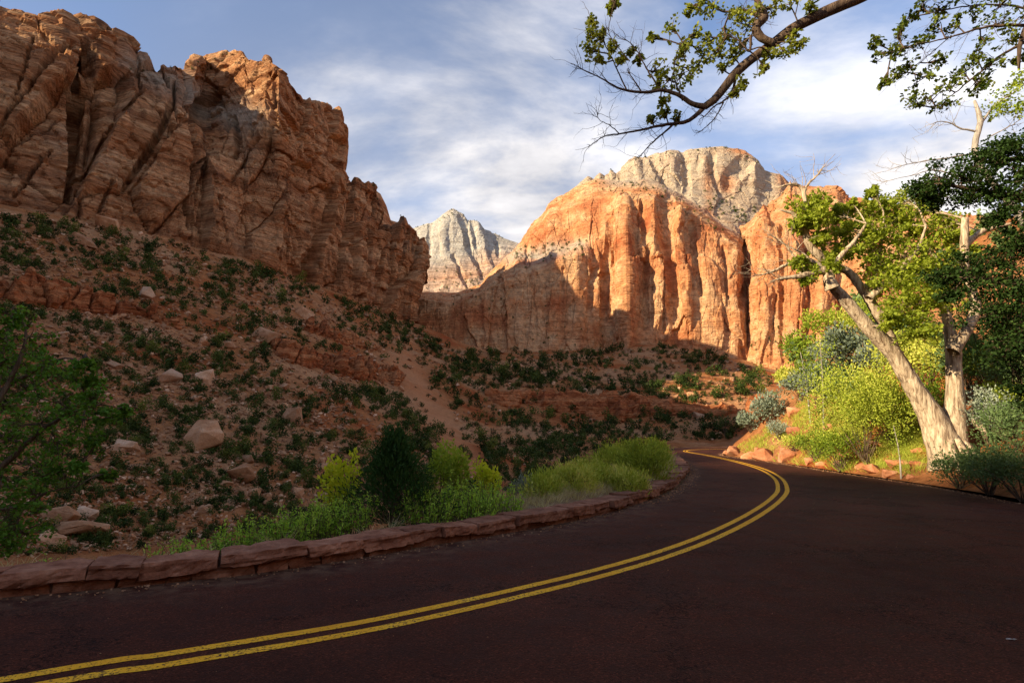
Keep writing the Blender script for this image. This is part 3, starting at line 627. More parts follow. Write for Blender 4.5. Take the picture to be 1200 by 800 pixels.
# ---- sunlit orange cliff with buttress fins
C1 = [[(478, 392, 300), (482, 350, 310), (484, 347, 330), (486, 344, 350), (486, 342, 372)], [(530, 406, 288), (532, 354, 300), (533, 348, 325), (534, 345, 350), (535, 344, 375)], [(560, 413, 284), (562, 345, 298), (563, 338, 328), (564, 336, 350), (565, 334, 380)],
      [(588, 413, 282), (590, 328, 296), (593, 311, 330), (594, 305, 350), (594, 300, 375)], [(600, 413, 282), (602, 324, 296), (602, 306, 330), (602, 299, 348), (602, 292, 372)], [(612, 413, 282), (614, 320, 296), (613, 302, 330), (611, 291, 348), (611, 283, 370)], [(625, 412, 282), (627, 316, 296), (626, 300, 330), (624, 276, 346), (623, 263, 370)],
      [(636, 412, 282), (640, 313, 296), (639, 297, 330), (637, 266, 345), (636, 253, 370)], [(646, 411, 282), (650, 308, 296), (648, 293, 328), (644, 258, 343), (643, 238, 369)], [(672, 410, 282), (676, 301, 296), (674, 287, 326), (670, 250, 338), (667, 225, 367)], [(690, 409, 284), (688, 303, 300), (688, 284, 316), (684, 244, 334), (681, 217, 366)],
      [(706, 408, 291), (704, 325, 303), (702, 284, 311), (702, 246, 330), (700, 209, 366)], [(716, 408, 289), (715, 325, 300), (714, 270, 309), (716, 240, 327), (722, 211, 365)], [(735, 406, 280), (734, 325, 289), (733, 262, 301), (735, 236, 320), (745, 211, 365)], [(748, 404, 285), (747, 325, 294), (746, 268, 305), (748, 237, 320), (757, 210, 364)],
      [(768, 404, 284), (766, 330, 294), (764, 278, 306), (765, 236, 320), (772, 214, 362)], [(790, 402, 289), (786, 330, 297), (783, 272, 307), (785, 243, 317), (795, 227, 360)], [(806, 402, 285), (803, 333, 292), (799, 276, 302), (803, 248, 315), (812, 238, 355)], [(822, 403, 286), (820, 338, 293), (816, 285, 303), (818, 256, 315), (826, 247, 350)],
      [(845, 413, 283), (842, 345, 290), (839, 298, 300), (840, 274, 311), (845, 262, 345)], [(866, 425, 281), (864, 360, 289), (861, 315, 298), (862, 290, 307), (866, 276, 340)], [(884, 432, 288), (880, 370, 300), (877, 322, 313), (876, 297, 322), (880, 284, 345)], [(905, 434, 296), (900, 370, 310), (895, 322, 325), (893, 300, 335), (895, 290, 352)]]
ctrl = []
for c in C1:
    q = [P(*p) for p in c]; b = q[-1] * np.array([1.12, 1.12, 1.0]) + [0, 0, 2]
    ctrl.append([q[0] - [0, 0, 12]] + q + [b])
FINS = [([(728, 236), (730, 290), (733, 345), (728, 400)], 9, -5), ([(716, 262), (711, 310), (707, 372)], 4.5, 6), ([(752, 240), (753, 268), (751, 288)], 3.4, 6), ([(756, 292), (757, 330), (755, 385)], 3.2, 6), ([(764, 243), (763, 280), (762, 310)], 5, -4),
        ([(778, 240), (783, 268), (782, 305)], 10, 6), ([(795, 250), (797, 290), (803, 335), (806, 385)], 4.5, -6), ([(771, 305), (770, 340), (770, 380)], 5, -6), ([(789, 312), (791, 350), (788, 385)], 9, 5.5), ([(812, 262), (813, 295), (816, 325), (821, 345)], 3.4, 6),
        ([(848, 290), (852, 315), (852, 350)], 2.2, 3.5), ([(874, 285), (876, 320), (869, 360)], 3.4, 5), ([(693, 318), (691, 360), (690, 400)], 3, 4), ([(700, 285), (697, 330), (700, 380)], 4, -3), ([(835, 300), (832, 350), (836, 400)], 10, -2.5), ([(862, 300), (860, 350), (862, 400)], 6, -2),
        ([(660, 315), (657, 360), (660, 405)], 2, 2.0), ([(625, 335), (628, 405)], 1.6, 1.5), ([(560, 350), (566, 405)], 2.2, 2), ([(600, 335), (585, 365), (600, 405)], 1.8, 2), ]
def ridge(px, py, lines):
    o = np.zeros(px.shape); q = np.stack([px / 13, py / 20, 0 * px], -1); px = px + 5.0 * fbm(q, 4, .55, 13) + 3 * fbm(q / 3, 2, .5, 19); py = py + 6 * fbm(q, 3, .5, 18)
    for pts, w, dep in lines:
        d, t = segdist(px, py, pts); w_ = w * (1 + .25 * fbm(np.stack([py / 14, px * 0, px * 0 + w], -1), 3))
        o = o - dep * np.clip(1.3 - (d / w_), 0, 1) ** (.7 if dep < 0 else .55) * (1 - .5 * t ** 3) * (.72 if dep > 0 else .8)
    return o
def disp_c(V, N, px, py, S, vr):
    face = sstep(.5, 1.2, vr) * sstep(5.9, 5.0, vr)
    steep = sstep(4.6, 3.6, vr)
    flut = fbm(np.stack([S / 11, 0 * S, V[..., 2] / 90], -1), 4, .55, 3)
    w2, e2 = worley(S / 17 + .12 * fbm(V / 12, 4, .5, 6), V[..., 2] / 46.0 + .15 * fbm(V / 12, 4, .5, 7), 19)
    d = 1.6 * flut * steep + 2.6 * (w2 - .5) * steep - .3 * np.exp(-(e2 / .025) ** 2) * steep
    w3, e3 = worley(S / 4.5 + .12 * fbm(V / 5, 3, .5, 6), V[..., 2] / 15.0 + .1 * fbm(V / 5, 3, .5, 7), 23); w4, e4 = worley(S / 2.6, V[..., 2] / 2.2, 24)
    d = d + (.9 * (w3 - .5) - .25 * np.exp(-(e3 / .04) ** 2)) * (.35 + .65 * steep) + .3 * (w4 - .5)
    d = d + .8 * ridge(px, py, FINS) * sstep(.6, 1.5, vr)
    d = d + bedded(V, S, .02, 1.0, 6.0, 25) * (.18 + .5 * (1 - steep)) + 1.8 * fbm(V / 30, 4, .5, 32) + .4 * fbm(V / 6, 5, .6, 35)
    return d * face, None
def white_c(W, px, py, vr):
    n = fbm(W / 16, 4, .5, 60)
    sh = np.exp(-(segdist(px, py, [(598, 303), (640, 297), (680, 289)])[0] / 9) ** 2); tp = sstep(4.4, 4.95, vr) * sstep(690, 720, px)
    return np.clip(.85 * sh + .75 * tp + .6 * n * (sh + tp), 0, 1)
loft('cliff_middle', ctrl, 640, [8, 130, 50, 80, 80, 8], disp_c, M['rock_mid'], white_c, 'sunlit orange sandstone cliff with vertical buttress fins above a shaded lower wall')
# ---- red cliff running on to the right
C3 = [[(868, 428, 292), (871, 360, 305), (874, 305, 322), (874, 280, 336), (868, 266, 362)], [(890, 433, 274), (888, 360, 284), (885, 305, 293), (882, 275, 303), (884, 252, 352)], [(905, 434, 270), (903, 360, 280), (901, 303, 288), (900, 268, 299), (902, 237, 350)], [(922, 436, 267), (920, 360, 276), (918, 300, 284), (917, 262, 296), (915, 226, 347)],
      [(933, 437, 266), (931, 360, 275), (929, 300, 283), (927, 260, 295), (926, 207, 345)], [(940, 438, 266), (938, 360, 275), (936, 300, 283), (935, 262, 295), (932, 215, 345)], [(955, 439, 264), (954, 360, 273), (953, 300, 281), (952, 258, 292), (951, 216, 343)], [(982, 440, 262), (982, 360, 270), (981, 300, 278), (981, 260, 288), (980, 218, 340)], [(990, 440, 262), (990, 360, 270), (990, 300, 278), (990, 262, 288), (989, 229, 338)],
      [(1050, 440, 256), (1050, 360, 264), (1050, 300, 271), (1050, 270, 280), (1050, 240, 328)], [(1120, 440, 250), (1120, 360, 258), (1120, 300, 265), (1120, 275, 273), (1120, 250, 318)], [(1250, 435, 240), (1250, 360, 248), (1250, 300, 254), (1250, 280, 262), (1250, 262, 305)], [(1500, 430, 225), (1500, 360, 232), (1500, 310, 238), (1500, 290, 245), (1500, 275, 285)]]
ctrl = []
for c in C3:
    q = [P(*p) for p in c]; ctrl.append([q[0] - [0, 0, 12]] + q + [q[-1] * np.array([1.2, 1.2, 1.0])])
FINS3 = [([(897, 265), (899, 320), (895, 420)], 8, -4), ([(916, 262), (915, 330), (918, 425)], 3, 5), ([(930, 258), (932, 330), (930, 430)], 7, -4), ([(945, 262), (947, 340), (944, 430)], 3, 5), ([(965, 262), (965, 340), (962, 430)], 8, -4), ([(886, 320), (889, 380), (885, 425)], 2, 3), ([(907, 340), (906, 425)], 1.6, 2.4), ([(983, 262), (986, 340), (984, 430)], 4, 5), ([(1010, 270), (1012, 430)], 9, -4), ([(1035, 270), (1034, 430)], 4, 5)]
def disp_r(V, N, px, py, S, vr):
    face = sstep(.5, 1.2, vr) * sstep(5.9, 4.9, vr); steep = sstep(4.6, 3.6, vr)
    flut = fbm(np.stack([S / 10, 0 * S, V[..., 2] / 90], -1), 4, .55, 73)
    w2, e2 = worley(S / 13 + .12 * fbm(V / 12, 4, .5, 76), V[..., 2] / 36.0 + .15 * fbm(V / 12, 4, .5, 77), 29)
    d = 1.6 * flut * steep + 2.6 * (w2 - .5) - .3 * np.exp(-(e2 / .025) ** 2) * steep + ridge(px, py, FINS3) * sstep(.6, 1.5, vr)
    w3, e3 = worley(S / 4.5 + .12 * fbm(V / 5, 3, .5, 6), V[..., 2] / 13.0 + .1 * fbm(V / 5, 3, .5, 7), 33); w4, e4 = worley(S / 2.6, V[..., 2] / 2.2, 34)
    d = d + (.9 * (w3 - .5) - .25 * np.exp(-(e3 / .04) ** 2)) + .3 * (w4 - .5)
    d = d + bedded(V, S, .015, .9, 5.0, 28) * .35 + 1.8 * fbm(V / 26, 4, .5, 82) + .45 * fbm(V / 6, 4, .6, 85)
    return d * face, None
loft('cliff_right', ctrl, 420, [8, 90, 60, 40, 60, 8], disp_r, M['rock_mid'], None, 'sunlit red cliff standing behind the pale cottonwood')
# ---- pale cap rock behind
RIM_W = [(640, 252), (668, 224), (681, 214), (689, 207), (696, 211), (703, 203), (709, 207), (716, 199), (722, 203), (730, 194), (737, 187), (744, 182), (753, 184), (764, 180), (777, 178), (788, 175), (800, 177), (813, 173), (830, 172), (847, 170), (860, 172), (873, 175), (881, 181), (889, 189), (895, 198), (904, 201), (914, 203), (925, 215), (940, 225), (970, 240)]
ctrl = []
for px_, py_ in RIM_W:
    fb = float(np.interp(px_, [640, 690, 760, 830, 880, 970], [260, 226, 222, 262, 285, 300]))
    ms = float(np.interp(px_, [640, 700, 760, 850, 900, 970], [.5, .5, .5, .62, .6, .5]))
    b = P(px_, fb, 405); sh_y = fb + (py_ - fb) * ms * .62; s1 = P(px_, sh_y, 445); t0 = P(px_, sh_y + (py_ - sh_y) * .5, 458); t = P(px_, py_, 485)
    ctrl.append([b - [0, 0, 30], b, s1, t0, t, t * np.array([1.2, 1.2, 1.0])])
CAP = [([(870, 195), (858, 205), (850, 225)], 9, 9), ([(800, 180), (806, 205), (804, 232)], 4, 6), ([(835, 178), (836, 205), (842, 225)], 3.4, 6), ([(760, 182), (772, 205), (790, 228)], 4, 5), ([(822, 178), (826, 215)], 5, -4), ([(785, 185), (788, 215)], 6, -4), ([(880, 195), (884, 225)], 4, -4), ([(745, 190), (752, 215)], 4, -3), ([(727, 198), (729, 215)], 2, 4), ([(713, 203), (714, 216)], 1.6, 4)]
def disp_w(V, N, px, py, S, vr):
    face = sstep(.6, 1.2, vr) * sstep(4.4, 3.3, vr); up = sstep(1.7, 2.4, vr)
    flut = fbm(np.stack([S / 16, 0 * S, V[..., 2] / 120], -1), 4, .55, 93)
    w2, e2 = worley(S / 22 + .12 * fbm(V / 18, 4, .5, 6), V[..., 2] / 40.0, 39)
    d = 1.2 * flut * up + 2.4 * (w2 - .5) - .5 * np.exp(-(e2 / .03) ** 2) + .7 * ridge(px, py, CAP)
    w3, e3 = worley(S / 7 + .12 * fbm(V / 8, 3, .5, 6), V[..., 2] / 10.0, 43); d = d + 1.0 * (w3 - .5) - .3 * np.exp(-(e3 / .05) ** 2)
    return (d + bedded(V, S, .01, 1.3, 8.0, 48) * .8 + 3.5 * fbm(V / 40, 4, .5, 92) + .6 * fbm(V / 8, 4, .6, 95)) * face, None
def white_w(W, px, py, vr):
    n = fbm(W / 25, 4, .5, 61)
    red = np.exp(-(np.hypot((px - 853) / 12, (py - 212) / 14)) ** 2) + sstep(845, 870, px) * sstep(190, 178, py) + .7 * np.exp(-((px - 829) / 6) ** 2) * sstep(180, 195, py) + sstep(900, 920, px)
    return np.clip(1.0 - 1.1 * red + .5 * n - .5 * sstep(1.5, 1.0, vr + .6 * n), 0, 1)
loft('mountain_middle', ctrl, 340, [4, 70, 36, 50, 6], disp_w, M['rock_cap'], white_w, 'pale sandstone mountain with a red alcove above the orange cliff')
# ---- far white peak in the gap
RIM_F = [(440, 290), (468, 272), (483, 267), (492, 263), (500, 260), (510, 257), (517, 252), (524, 246), (531, 243), (536, 246), (542, 249), (548, 257), (553, 256), (559, 258), (567, 268), (574, 270), (581, 273), (593, 279), (606, 284), (640, 300)]
ctrl = []
for px_, py_ in RIM_F:
    b = P(px_, 372, 800); m1 = P(px_, 325, 850); m2 = P(px_ , 325 + (py_ - 325) * .45, 890); t = P(px_, py_, 950)
    ctrl.append([b - [0, 0, 60], b, m1, m2, t, t * np.array([1.25, 1.25, .98])])
FAR = [([(540, 255), (548, 285), (566, 325)], 3.4, 14), ([(520, 258), (522, 300)], 5, -10), ([(561, 262), (566, 292), (574, 318)], 4, -10), ([(531, 300), (545, 330), (552, 345)], 2.4, 10), ([(578, 275), (584, 300)], 2.4, 10), ([(505, 262), (503, 300)], 3, 8), ([(553, 260), (556, 285), (561, 310)], 1.8, 9)]
def disp_f(V, N, px, py, S, vr):
    face = sstep(.6, 1.2, vr) * sstep(4.4, 3.3, vr)
    flut = fbm(np.stack([S / 26 - V[..., 2] / 90, 0 * S, V[..., 2] / 200], -1), 5, .6, 13)
    return (3 * flut + .75 * ridge(px, py, FAR) + 2.2 * bedded(V, S, .02, 1.0, 14.0, 58) + 6 * fbm(V / 70, 4, .5, 112) + 1.2 * fbm(V / 16, 4, .6, 115)) * face, None
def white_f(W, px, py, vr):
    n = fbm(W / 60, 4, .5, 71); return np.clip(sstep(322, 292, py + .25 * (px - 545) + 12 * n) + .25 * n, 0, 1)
loft('mountain_far', ctrl, 220, [4, 50, 50, 50, 6], disp_f, M['rock_far'], white_f, 'distant white peak in the gap between the cliffs')
# ------------------------------------------------------------------ rock ledges breaking out of the slopes
def ledge(name, line, seed, label):
    ctrl = []
    for px_, top, bot in line:
        h = hit(px_, bot); ht = hit(px_, top)
        if h is None: continue
        d = h[1]; dt = ht[1] if ht is not None else d * 1.1
        dt = min(max(dt, d + 1.5), d * 1.35)
        b = P(px_, bot, d); t = P(px_, top, d + .35 * (dt - d)); bk = P(px_, top + 1.5, dt + 2.5); bk[2] -= .6
        ctrl.append([b - [0, 0, 3.5], b, b + (t - b) * [.35, .35, .5], t, bk])
    def disp(V, N, px, py, S, vr):
        face = sstep(.4, 1.1, vr) * sstep(3.9, 3.0, vr)
        w, e = worley(S / 3.2 + .2 * fbm(V / 3, 3, .5, seed), V[..., 2] / 5.0, seed)
        w5, e5 = worley(S / 1.1, V[..., 2] / .9, seed + 3); d = 2.0 * (w - .5) - 1.1 * np.exp(-(e / .06) ** 2) + .7 * (w5 - .5) + .55 * layers(V[..., 2] + .6 * fbm(V / 8, 2, .5, seed + 1), 1.1, seed) + 1.2 * fbm(V / 9, 4, .5, seed + 2) + .3 * fbm(V / 1.5, 3, .6, seed + 3)
        return d * face, None
    o = loft(name, ctrl, 320, [4, 26, 26, 10], disp, M['rock_ledge'], None, label); o['category'] = 'rock ledge'
ledge('rock_ledge', [(-60, 318, 348), (0, 326, 353), (35, 331, 357), (70, 337, 361), (110, 347, 366), (150, 355, 371), (185, 364, 383), (205, 371, 388), (222, 380, 391)], 5, 'broken red rock ledge crossing the upper left slope')
ledge('rock_ledge', [(318, 398, 412), (335, 402, 424), (350, 406, 429), (380, 411, 437), (408, 417, 444), (440, 423, 450), (467, 428, 453), (476, 436, 452)], 6, 'thick red rock ledge beside the sandy chute')
ledge('rock_ledge', [(352, 376, 384), (372, 381, 395), (400, 389, 403), (425, 398, 411), (444, 406, 413)], 7, 'thin red rock band above the thick ledge')
ledge('rock_ledge', [(568, 459, 464), (585, 460, 474), (630, 461, 480), (667, 461, 483), (700, 460, 491), (731, 460, 496), (750, 463, 488), (766, 465, 485), (806, 475, 486), (841, 478, 488), (885, 476, 486), (905, 478, 484)], 8, 'long red rock ledge across the slope below the sunlit cliff')
# ------------------------------------------------------------------ rocks
def hull(seed, n=16, flat=.75):
    r = np.random.default_rng(seed); bm = bmesh.new()
    pts = r.normal(size=(n, 3)); pts /= np.linalg.norm(pts, axis=1)[:, None] ** .75 + 1e-9
    pts *= np.array([1, r.uniform(.65, .95), flat * r.uniform(.7, 1.0)])
    pts /= np.abs(pts).max(0)[None] * [1, 1.2, 1.25]
    for p in pts: bm.verts.new(p)
    g = bmesh.ops.convex_hull(bm, input=bm.verts[:])
    for v in [v for v in bm.verts if not v.link_faces]: bm.verts.remove(v)
    bmesh.ops.triangulate(bm, faces=bm.faces[:]); bm.normal_update(); return bm
def hull_arrays(seed, n=14, flat=.75):
    bm = hull(seed, n, flat); bm.verts.index_update()
    V = np.array([v.co[:] for v in bm.verts]); T = np.array([[v.index for v in f.verts] for f in bm.faces]); bm.free(); return V, T
def boulder_mesh(seed, mat, n=16, flat=.75, bev=.035):
    bm = hull(seed, n, flat)
    bmesh.ops.bevel(bm, geom=bm.edges[:] + bm.verts[:], offset=bev, segments=1, affect='EDGES', profile=.5, clamp_overlap=True)
    bmesh.ops.triangulate(bm, faces=bm.faces[:])
    bmesh.ops.subdivide_edges(bm, edges=[e for e in bm.edges if e.calc_length() > .45], cuts=1)
    bmesh.ops.triangulate(bm, faces=bm.faces[:])
    V = np.array([v.co[:] for v in bm.verts]); D = fbm(V * 2.2 + seed, 4, .6, seed % 50); bm.normal_update()
    for v, d in zip(bm.verts, D): v.co += v.normal * float(d) * .14
    me = bpy.data.meshes.new('boulder'); bm.to_mesh(me); bm.free(); me.materials.append(mat); return me
BOULDER = [boulder_mesh(100 + k, M['boulder'], 14 + k % 4, .6 + .04 * (k % 5)) for k in range(10)]
BPALE = [boulder_mesh(160 + k, M['boulder_pale'], 11 + k % 4, .7) for k in range(8)]
def put(name, me, pos, size, rz, label, cat, group=None, sink=.25, tilt=(0, 0), sc=(1, 1, 1)):
    o = link(name, me, label=label, cat=cat, group=group, loc=(pos[0], pos[1], pos[2] + size * sc[2] * (.5 - sink)))
    o.rotation_euler = (tilt[0], tilt[1], rz); o.scale = (size * sc[0], size * sc[1], size * sc[2]); return o
rng = np.random.default_rng(21)
NAMED = [(311, 397, 26, (1, .7, .75), .55, 'pale upright slab boulder tipped above the thick red ledge'), (194, 442, 27, (1, .8, .62), .1, 'flat topped tan boulder on the slope beside a dark shrub'), (241, 444, 18, (1, .8, .9), -.2, 'small square tan block beside the flat topped boulder'),
         (235, 512, 50, (1, .8, .62), .05, 'largest rounded red brown boulder on the left slope'), (276, 557, 35, (1, .8, .55), -.05, 'low tan boulder below the largest red brown one'), (347, 490, 24, (1, .8, .85), .3, 'blocky tan boulder under the thick red ledge'), (313, 518, 17, (1, .8, .7), .1, 'small tan boulder beside the largest red brown one'),
         (148, 522, 26, (1, .8, .6), .1, 'pale tan boulder with shrubs at its foot'), (133, 524, 20, (1, .8, .6), .3, 'red tinted boulder touching the pale tan one'), (73, 606, 34, (1, .8, .55), .1, 'grey brown boulder on top of the roadside rock pile'), (103, 604, 22, (1, .8, .55), .3, 'small boulder beside the top of the roadside rock pile'), (92, 622, 46, (1, .8, .4), 0, 'long slab under the roadside rock pile'), (55, 632, 26, (1, .8, .7), .2, 'rounded boulder at the foot of the roadside rock pile'),
         (169, 344, 20, (1, .8, .7), .2, 'boulder resting below the broken upper ledge'), (118, 262, 36, (1, .8, .55), .4, 'big tilted slab under the foot of the shaded cliff'), (98, 283, 34, (1, .8, .35), .1, 'flat overhanging slab on the upper left slope'), (357, 368, 20, (1, .8, .6), .3, 'tan boulder above the thin red band'), (129, 262, 14, (1, .8, .8), .3, 'small block beside the big tilted slab'),
         (305, 610, 20, (1, .8, .6), .1, ''), (325, 632, 34, (1, .8, .6), .1, ''), (688, 549, 30, (1, .8, .5), .1, ''), (655, 527, 34, (1, .8, .7), .2, ''), (440, 330, 14, (1, .8, .7), .2, ''), (818, 488, 12, (1, .8, .9), .2, 'pale block below the long ledge'), (680, 458, 14, (1, .8, .8), .2, 'red block standing on the long ledge')]
for k, (px_, py_, wpx, sc, tl, lab) in enumerate(NAMED):
    if not lab: continue
    h = hit(px_, py_ + wpx * sc[2] * .3)
    if h is None: continue
    put('boulder', BOULDER[k % 10] if ' red ' in lab or 'grey' in lab or 'slab' in lab and 'pale' not in lab else BPALE[k % 8], h, wpx * h[1] / F / 2 * 1.35, rng.uniform(-.4, .4), lab, 'boulder', None, .2, (0, tl), (sc[0], sc[1], sc[2] * 1.35))
# generic boulders: the larger ones one by one, the rubble as a mass
TALUS = [(0, 250), (130, 265), (220, 290), (310, 315), (400, 350), (480, 380), (530, 410), (640, 415), (800, 405), (880, 432), (905, 450), (860, 515), (780, 518), (640, 560), (560, 590), (420, 600), (300, 625), (150, 645), (0, 655)]
def sample(n, poly, rng, dens=None):
    xs = [p[0] for p in poly]; ys = [p[1] for p in poly]; out = []
    while len(out) < n:
        a = rng.uniform(min(xs), max(xs), 4000); b = rng.uniform(min(ys), max(ys), 4000)
        ok = inpoly(a, b, poly)
        if dens is not None: ok &= rng.random(4000) < dens(a, b)
        out += list(zip(a[ok], b[ok]))
    return out[:n]
def sandy(a, b): return sstep(30, 10, segdist(a, b, [(472, 425), (500, 470), (525, 505), (548, 540)])[0])
def d_rock(a, b): return np.clip((.25 + .75 * sstep(560, 300, a)) * (1 - .9 * sandy(a, b)) * (.35 + .65 * sstep(-.2, .3, fbm(np.stack([a / 60, b / 40, 0 * a], -1), 3, .5, 77))), 0, 1)
LAND = [('at the foot of the shaded left cliff', [(20, 255), (130, 270), (220, 292), (310, 320), (400, 352), (480, 388)]), ('along the broken upper left ledge', [(0, 340), (110, 355), (220, 388)]), ('above the thick red ledge', [(330, 390), (400, 398), (460, 420)]), ('below the thick red ledge', [(330, 440), (400, 455), (460, 465)]), ('on the sandy chute', [(480, 440), (525, 505), (548, 540)]),
        ('around the largest red brown boulder', [(180, 505), (290, 520)]), ('near the flat topped tan boulder', [(150, 445), (250, 450)]), ('on the lowest slope above the roadside weeds', [(150, 600), (250, 590), (380, 570)]), ('on the slope behind the leafy young tree', [(40, 420), (60, 520), (40, 600)]), ('in the gully between the two slopes', [(530, 410), (590, 470), (620, 540)]), ('above the long ledge below the sunlit cliff', [(600, 435), (720, 435), (850, 445)]), ('under the long ledge below the sunlit cliff', [(640, 500), (720, 510), (840, 505)])]
def place(a, b):
    a = np.array([float(a)]); b = np.array([float(b)]); return LAND[int(np.argmin([segdist(a, b, l)[0][0] for _, l in LAND]))][0]
for px_, py_ in sample(230, TALUS, rng, d_rock):
    h = hit(px_, py_)
    if h is None: continue
    w = float(np.clip(rng.lognormal(math.log(10.0), .38), 6, 22)) * (1 if py_ > 380 else .8)
    put('boulder', BOULDER[int(rng.integers(10))], h, w * h[1] / F / 2, rng.uniform(0, 6.28), ('larger' if w > 11 else 'smaller') + ' loose tan boulder ' + place(px_, py_), 'boulder', 'loose boulders scattered over the talus slopes', .3, (rng.uniform(-.3, .3), rng.uniform(-.3, .3)), (1, rng.uniform(.7, 1), rng.uniform(.55, .9)))
HA = [hull_arrays(300 + k, 12, .7) for k in range(12)]
mb = MB()
def rubble(n, poly, rng, lo, hi, dens, rmin=12.0):
    for px_, py_ in sample(n, poly, rng, dens):
        h = hit(px_, py_, rmin)
        if h is None: continue
        V, T = HA[int(rng.integers(12))]; s = rng.uniform(lo, hi) ** 1.0 * h[1] / F / 2; a = rng.uniform(0, 6.28); c, s_ = math.cos(a), math.sin(a)
        q = V * np.array([1, rng.uniform(.6, 1), rng.uniform(.5, .9)]) * s; q = np.stack([q[:, 0] * c - q[:, 1] * s_, q[:, 0] * s_ + q[:, 1] * c, q[:, 2] + q[:, 0] * rng.uniform(-.4, .4)], -1)
        mb.add(q + h + [0, 0, s * .35], None, T, rng.random())
rubble(9500, TALUS, rng, 1.6, 6.5, d_rock); rubble(900, TALUS, rng, 6, 11, d_rock)
link('talus_rubble', mb.mesh('talus_rubble', M['boulder'], False), label='small broken reddish stones strewn over the talus slopes', cat='rubble', kind='stuff'); mb = MB()
rubble(1000, TALUS, rng, 2.0, 8.0, d_rock); rubble(450, [(0, 560), (200, 540), (420, 560), (420, 600), (300, 625), (0, 655)], rng, 2, 7, None)
link('talus_rubble', mb.mesh('talus_rubble', M['boulder_pale'], False), label='small pale broken stones strewn over the talus slopes', cat='rubble', kind='stuff')
# ------------------------------------------------------------------ shrubs on the slopes
def shrub_mesh(seed, n=120, leaf=.34, mat=M['juniper'], tall=1.0):
    r = np.random.default_rng(seed); mb_ = MB(); k = int(r.integers(4, 7)); c = r.normal(size=(k, 3)) * [.27, .27, .2] + [0, 0, tall * .55]
    rad = r.uniform(.38, .62, k); pick = r.integers(0, k, n); d = r.normal(size=(n, 3)); d /= np.linalg.norm(d, axis=1)[:, None]
    C = c[pick] + d * rad[pick][:, None] * r.uniform(.55, 1.0, n)[:, None]; C[:, 2] = np.maximum(C[:, 2] * tall / .8, -.05)
    leaves(mb_, C, leaf, r, .2, .8, tint=.25 + .5 * hsh(pick, seed) * 1.0 + .15 * d[:, 2])
    return mb_
SH = [shrub_mesh(500 + k, 420, .15) for k in range(8)]; SHM = [s.mesh('shrub', M['juniper']) for s in SH]
SHS = [shrub_mesh(600 + k, 110, .28) for k in range(8)]
def onledge(a, b):
    o = np.zeros(a.shape)
    for l, w in (([(0, 346), (110, 362), (215, 390)], 11), ([(330, 418), (400, 434), (470, 448)], 16), ([(360, 388), (440, 408)], 7), ([(580, 470), (667, 474), (731, 482)], 13), ([(740, 477), (806, 482), (890, 482)], 7)): o = np.maximum(o, segdist(a, b, l)[0] < w)
    return o
def d_shrub(a, b):
    n = fbm(np.stack([a / 36, b / 24, 0 * a], -1), 3, .5, 91)
    base = .40 + .5 * sstep(450, 560, a) * sstep(380, 400, b)
    base = base + .45 * np.exp(-(segdist(a, b, [(180, 262), (260, 300), (350, 335), (430, 365), (500, 400)])[0] / 16) ** 2) + .4 * np.exp(-(segdist(a, b, [(420, 380), (560, 420), (620, 480), (640, 540)])[0] / 30) ** 2)
    return np.clip(base * (.25 + 1.3 * sstep(-.25, .35, n)) * (1 - .92 * sandy(a, b)) * (1 - .93 * onledge(a, b)), 0, 1)
cand = []
for px_, py_ in sample(6600, TALUS, rng, d_shrub):
    h = hit(px_, py_)
    if h is None: continue
    w = float(np.clip(rng.lognormal(math.log(6.1), .42), 3.0, 18)) * float(np.interp(h[1], [30, 120, 260], [1.15, 1.0, .85]))
    cand.append((w, px_, h))
cand.sort(key=lambda t: -t[0])
for k, (w, px_, h) in enumerate(cand[:230]):
    s = w * h[1] / F / 2 / .8; left = px_ < 500
    o = link('shrub', SHM[k % 8], label=('large' if w > 15.5 else 'medium' if w > 13 else 'small') + ' dark green juniper shrub ' + place(px_, pix(h)[1]), cat='shrub', group='shrubs on the talus slopes', loc=h - [0, 0, .1 * s])
    o.rotation_euler = (0, 0, rng.uniform(0, 6.28)); o.scale = (s, s, s * rng.uniform(.8, 1.15))
mb = MB()
for k, (w, px_, h) in enumerate(cand[230:]):
    s = w * h[1] / F / 2 / .8; m_ = SHS[k % 8]; a = rng.uniform(0, 6.28); c, s_ = math.cos(a), math.sin(a); q = np.vstack(m_.V)
    q = np.stack([q[:, 0] * c - q[:, 1] * s_, q[:, 0] * s_ + q[:, 1] * c, q[:, 2] * rng.uniform(.8, 1.15)], -1) * s
    mb.add(q + h - [0, 0, .1 * s], None, np.vstack(m_.T), np.clip(np.concatenate(m_.A) + rng.normal(0, .3), 0, 1))
link('slope_scrub', mb.mesh('slope_scrub', M['juniper']), label='small dark scrub dotted over the talus slopes', cat='scrub', kind='stuff')
